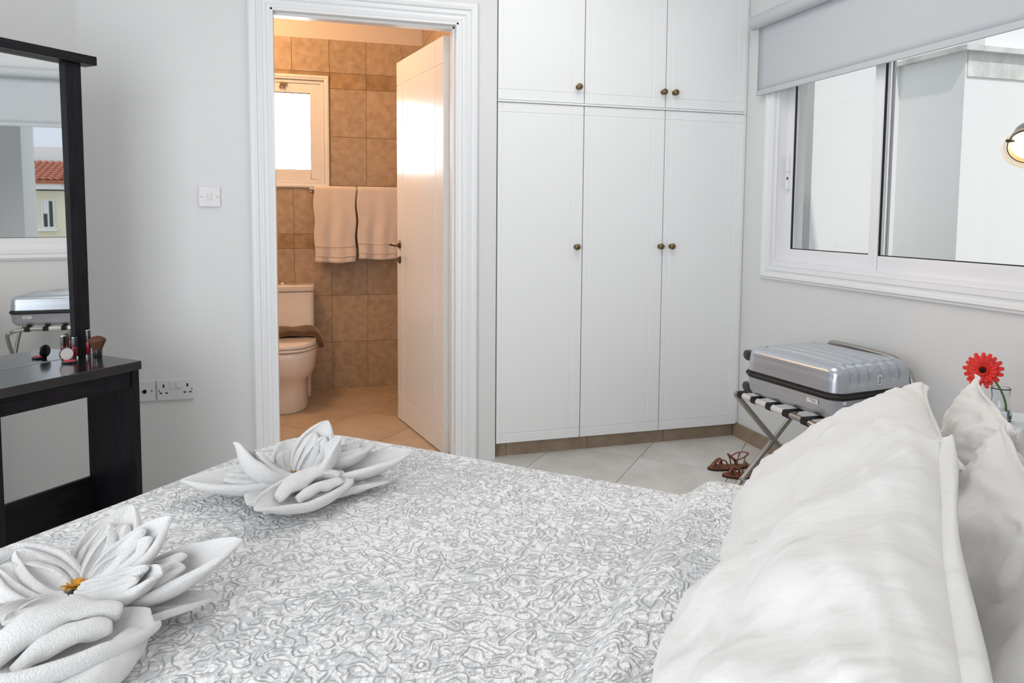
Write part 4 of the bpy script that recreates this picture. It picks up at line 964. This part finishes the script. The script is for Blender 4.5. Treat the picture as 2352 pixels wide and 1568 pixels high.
mk('handle_grip', MB().tube(smooth_path([(-0.06, -SL / 2 - 0.006, 0.05), (-0.05, -SL / 2 - 0.02, 0.05), (0.05, -SL / 2 - 0.02, 0.05), (0.06, -SL / 2 - 0.006, 0.05)], 4), 0.007, 8), BLACK, hn)
lk = mk('tag_loop', MB().tube(smooth_path([(0.03, -SL / 2 - 0.002, 0.094), (0.035, -SL / 2 - 0.03, 0.092), (0.03, -SL / 2 - 0.036, 0.07), (0.02, -SL / 2 - 0.02, 0.060), (0.03, -SL / 2 - 0.002, 0.07)], 5), 0.003, 8), BLACK, sc_)
st = mk('sticker', MB().box(-SWd / 2 - 0.0002, -SWd / 2 + 0.001, -0.150, -0.100, 0.052, 0.068), STICK, sc_)
mk('sticker_print', MB().box(-SWd / 2 - 0.0005, -SWd / 2 - 0.0002, -0.143, -0.110, 0.0615, 0.064).box(-SWd / 2 - 0.0005, -SWd / 2 - 0.0002, -0.143, -0.122, 0.056, 0.0585), STICKG, st)
st2 = mk('sticker', MB().box(0.000, 0.020, -SL / 2 + 0.0018, -SL / 2 + 0.004, 0.122, 0.156), STICK, sc_)
mk('sticker_print', MB().box(0.004, 0.016, -SL / 2 + 0.0012, -SL / 2 + 0.0018, 0.126, 0.132).box(0.004, 0.016, -SL / 2 + 0.0012, -SL / 2 + 0.0018, 0.135, 0.140).box(0.004, 0.016, -SL / 2 + 0.0012, -SL / 2 + 0.0018, 0.143, 0.150), STICKG, st2)
st3 = mk('sticker', MB().box(-0.160, -0.146, -SL / 2 + 0.0, -SL / 2 + 0.003, 0.066, 0.078), STICK, sc_)
mk('round_emblem', MB().lathe([(0.014, 0.2020), (0.0145, 0.2032), (0.011, 0.2036), (0.0105, 0.2028)], (0.0, -0.12, 0), 24).box(-0.006, 0.006, -0.122, -0.118, 0.2025, 0.2032), STICKG, sc_)

# ------------------------------------------------------------------ sandals
def sandal(lab, x, y, rz, s=1):
    o = thing('sandal', lab, 'sandal', (x, y, 0), rz, group='pair of leather sandals under the rack')
    L = 0.20
    def ol(k, n=40):
        t = 2 * pi * k / n; c_, s_ = cos(t), sin(t); wdt = 0.034 + 0.007 * c_ - 0.006 * (1 - c_ * c_) * 0
        if -0.5 < c_ < 0.1: wdt -= 0.004
        return (c_ * L / 2, s_ * wdt * s + 0.004 * s * c_)
    pts = [ol(k) for k in range(40)]
    mk('outsole', MB().prism(pts, 0.0005, 0.007), SOLE, o, bevel=0.001)
    mk('footbed', MB().prism([(a * 0.985, b * 0.97) for a, b in pts], 0.007, 0.012), LEATH, o, bevel=0.002)
    def st_(p, r=0.006, fl=0.28): mk('strap', MB().tube(smooth_path(p, 6), r, 10, fl), LEATH, o, smooth=True)
    st_([(0.045, -0.036, 0.010), (0.05, -0.020, 0.034), (0.055, 0.0, 0.040), (0.05, 0.022, 0.034), (0.04, 0.038, 0.010)])
    st_([(0.015, -0.033, 0.010), (0.03, -0.018, 0.042), (0.05, 0.0, 0.048), (0.07, 0.006, 0.03), (0.078, 0.006, 0.012)])
    st_([(0.01, 0.034, 0.010), (0.02, 0.022, 0.042), (0.045, 0.008, 0.046), (0.06, -0.01, 0.035), (0.07, -0.030, 0.010)])
    st_([(-0.03, -0.030, 0.010), (-0.02, -0.028, 0.045), (-0.005, -0.016, 0.062), (0.0, 0.0, 0.066), (-0.005, 0.016, 0.062), (-0.02, 0.028, 0.045), (-0.03, 0.030, 0.010)], 0.0065)
    st_([(-0.02, -0.028, 0.045), (-0.06, -0.030, 0.062), (-0.085, -0.020, 0.068), (-0.094, 0.0, 0.070), (-0.085, 0.020, 0.068), (-0.06, 0.030, 0.058), (-0.02, 0.028, 0.045)], 0.006)
    st_([(-0.06, -0.028, 0.012), (-0.065, -0.030, 0.04), (-0.07, -0.027, 0.066)], 0.006); st_([(-0.06, 0.028, 0.012), (-0.065, 0.030, 0.04), (-0.07, 0.027, 0.066)], 0.006)
    mk('buckle', MB().box(-0.028, -0.014, 0.0285, 0.032, 0.040, 0.054), BRASS, o, bevel=0.001)
sandal('tan leather strappy sandal farther from the viewer under the rack', 1.885, 2.855, radians(172), 1)
sandal('tan leather strappy sandal nearer the viewer under the rack', 1.895, 2.735, radians(160), -1)

# ------------------------------------------------------------------ nightstand, vase, gerbera, reading lamp
NZ = 0.59
ns = thing('nightstand', 'white bedside table corner behind the pillows', 'nightstand', W(0.52, 3.27, 0), TH)
T = AMT(0.40, 3.27, 0)
mk('table_top', MB(T).box(0.22, 0.60, 3.085, 3.40, NZ - 0.022, NZ), NSTAND, ns, bevel=0.002)
mk('cabinet_body', MB(T).box(0.235, 0.585, 3.105, 3.39, 0.05, NZ - 0.022), NSTAND, ns, bevel=0.002)
dq = mk('drawer', MB(T).box(0.250, 0.570, 3.092, 3.104, 0.36, 0.525), NSTAND, ns, bevel=0.002)
mk('knob', MB(T).tube([(0.41, 3.092, 0.44), (0.41, 3.072, 0.44)], 0.011, 12), BRASS, dq)
for a in (0.25, 0.57):
    for m in (3.12, 3.375): mk('leg', MB(T).box(a - 0.014, a + 0.014, m - 0.014, m + 0.014, 0, 0.05), NSTAND, ns)
vp = Vector((1.900, 1.543, NZ))
vs_ = thing('glass_vase', 'small clear glass vase with necked rim on the bedside table', 'vase', vp)
mk('vase_wall', MB().lathe([(0.026, 0.0005), (0.029, 0.004), (0.029, 0.040), (0.027, 0.052), (0.0225, 0.062), (0.0215, 0.072), (0.024, 0.096), (0.0245, 0.099), (0.0235, 0.100), (0.022, 0.096), (0.0195, 0.072), (0.0205, 0.062), (0.025, 0.051), (0.027, 0.040), (0.027, 0.006), (0.0, 0.004)], seg=32), VGLASS, vs_, smooth=True)
mk('water', MB().lathe([(0.0, 0.005), (0.0266, 0.0065), (0.0266, 0.038), (0.0, 0.038)], seg=24), WATER, vs_)
gf = thing('gerbera', 'red gerbera flower with dark centre standing in the glass vase', 'flower', vp + Vector((0.012, -0.012, 0.012)))
fc = Vector((-0.062, 0.028, 0.137))      # head centre relative to the base
mk('stem', MB().tube(smooth_path([(0, 0, 0), (-0.004, 0.004, 0.05), (-0.020, 0.016, 0.095), (-0.042, 0.028, 0.122), tuple(fc + Vector((0.006, 0.006, -0.001)))], 6), 0.0030, 10), STEM, gf, smooth=True)
face = (Vector((0, 0, 1.17)) - (vp + fc)).normalized(); face = (face + Vector((-0.25, 0.15, 0.15))).normalized()
FU = face.cross(Vector((0, 0, 1))).normalized(); FV = FU.cross(face)
rnd = random.Random(12)
for ri, (n_, r_p, el) in enumerate(((17, 0.050, 0.12), (15, 0.040, 0.35), (14, 0.019, 0.75))):
    for k in range(n_):
        a = 2 * pi * (k + 0.37 * ri) / n_ + rnd.uniform(-.06, .06); L = r_p * rnd.uniform(.93, 1.06); r0 = 0.007
        D = FU * cos(a) + FV * sin(a); Sd = FU * -sin(a) + FV * cos(a)
        pb = MB()
        def pf(u, v):
            wd_ = (0.0078 if ri < 2 else 0.0030) * sin((0.12 + u * 0.80) * pi) ** 0.55
            return fc + D * (r0 + u * (L - r0) * cos(el)) + face * (u * L * sin(el) * (1 - 0.5 * u) + 0.001 * ri) + Sd * ((v - .5) * 2 * wd_) + face * (abs(v - .5) * wd_ * 0.5)
        pb.grid(8, 5, pf); mk('petal', pb, RED, gf, smooth=True, solid=0.0005)
hc = MB(); n0 = len(hc.v)
def cenf(u, v):
    r = 0.0095 * sin(v * pi / 2); hgt = 0.006 * cos(v * pi / 2) + 0.001 * sin(u * 60) * (v > 0.1)
    return fc + FU * (r * cos(u * 2 * pi)) + FV * (r * sin(u * 2 * pi)) + face * (hgt + 0.003)
hc.grid(28, 8, cenf, cu=True); mk('flower_centre', hc, GCEN, gf, smooth=True)
mk('calyx', MB().tube([fc - face * 0.010, fc - face * 0.004, fc], [0.003, 0.009, 0.010], 14), STEM, gf, smooth=True)

# reading lamp reaching out from the headboard wall
lp = Vector((1.722, 1.362, 1.352))
rl = thing('reading_lamp', 'small brass reading spotlight glowing at the right edge by the window', 'lamp', W(0.32, ML, 1.36))
o_ = Vector(rl.location); hp_ = lp - o_
aim = (W(-1.0, 2.9, 0.75) - lp).normalized()
aim = ((Vector((0, 0, 1.17)) - lp).normalized() + Vector((0, 0, -0.50)) - r_ * 0.12).normalized()
mk('wall_plate', MB().tube([tuple(-NB * 0.001), tuple(-NB * 0.014)], 0.04, 24), BRASS, rl, auto=40)
bk = hp_ - aim * 0.055
mk('lamp_arm', MB().tube(smooth_path([tuple(-NB * 0.012), tuple(-NB * 0.08 + Vector((0, 0, 0.01))), tuple(bk * 0.6 + Vector((0, 0, 0.05))), tuple(bk)], 8), 0.005, 10), BRASS, rl, smooth=True)
def along(profile, axis, org, seg=32):
    U_ = axis.orthogonal().normalized(); V_ = axis.cross(U_); mb = MB(); n = len(profile)
    mb.grid(n, seg, lambda u, v: org + axis * profile[round(u * (n - 1))][1] + U_ * (profile[round(u * (n - 1))][0] * cos(v * 2 * pi)) + V_ * (profile[round(u * (n - 1))][0] * sin(v * 2 * pi)), cv=True); return mb
along2 = lambda p, a_, o_2: along([(r * 1.3, h * 1.3) for r, h in p], a_, o_2)
mk('lamp_shade', along2([(0.006, -0.055), (0.024, -0.052), (0.030, -0.040), (0.034, 0.0), (0.034, 0.012), (0.032, 0.012), (0.031, 0.0), (0.027, -0.036)], aim, hp_), BRASS, rl, auto=40)
mk('glass_rim', along2([(0.036, 0.004), (0.040, 0.020), (0.041, 0.021), (0.037, 0.004)], aim, hp_), LAMPG, rl, auto=40)
mk('bulb', along2([(0.0001, 0.006), (0.020, 0.006), (0.029, 0.002), (0.029, -0.01), (0.0001, -0.012)], aim, hp_), bulbm, rl, smooth=True)
sdir = Vector((1, 0.3, 0)).normalized()
mk('pivot_knob', MB().tube([tuple(hp_ - aim * 0.02 - FU * -0.0 + r_ * -0.036), tuple(hp_ - aim * 0.02 + r_ * -0.058)], 0.004, 10), BLACK, rl)
light('reading_lamp_light', 'SPOT', lp + aim * 0.03, 3.0, (1.0, 0.62, 0.32), 0.03, target=W(-1.1, 2.8, 0.75), spot_size=radians(110), spot_blend=0.8)
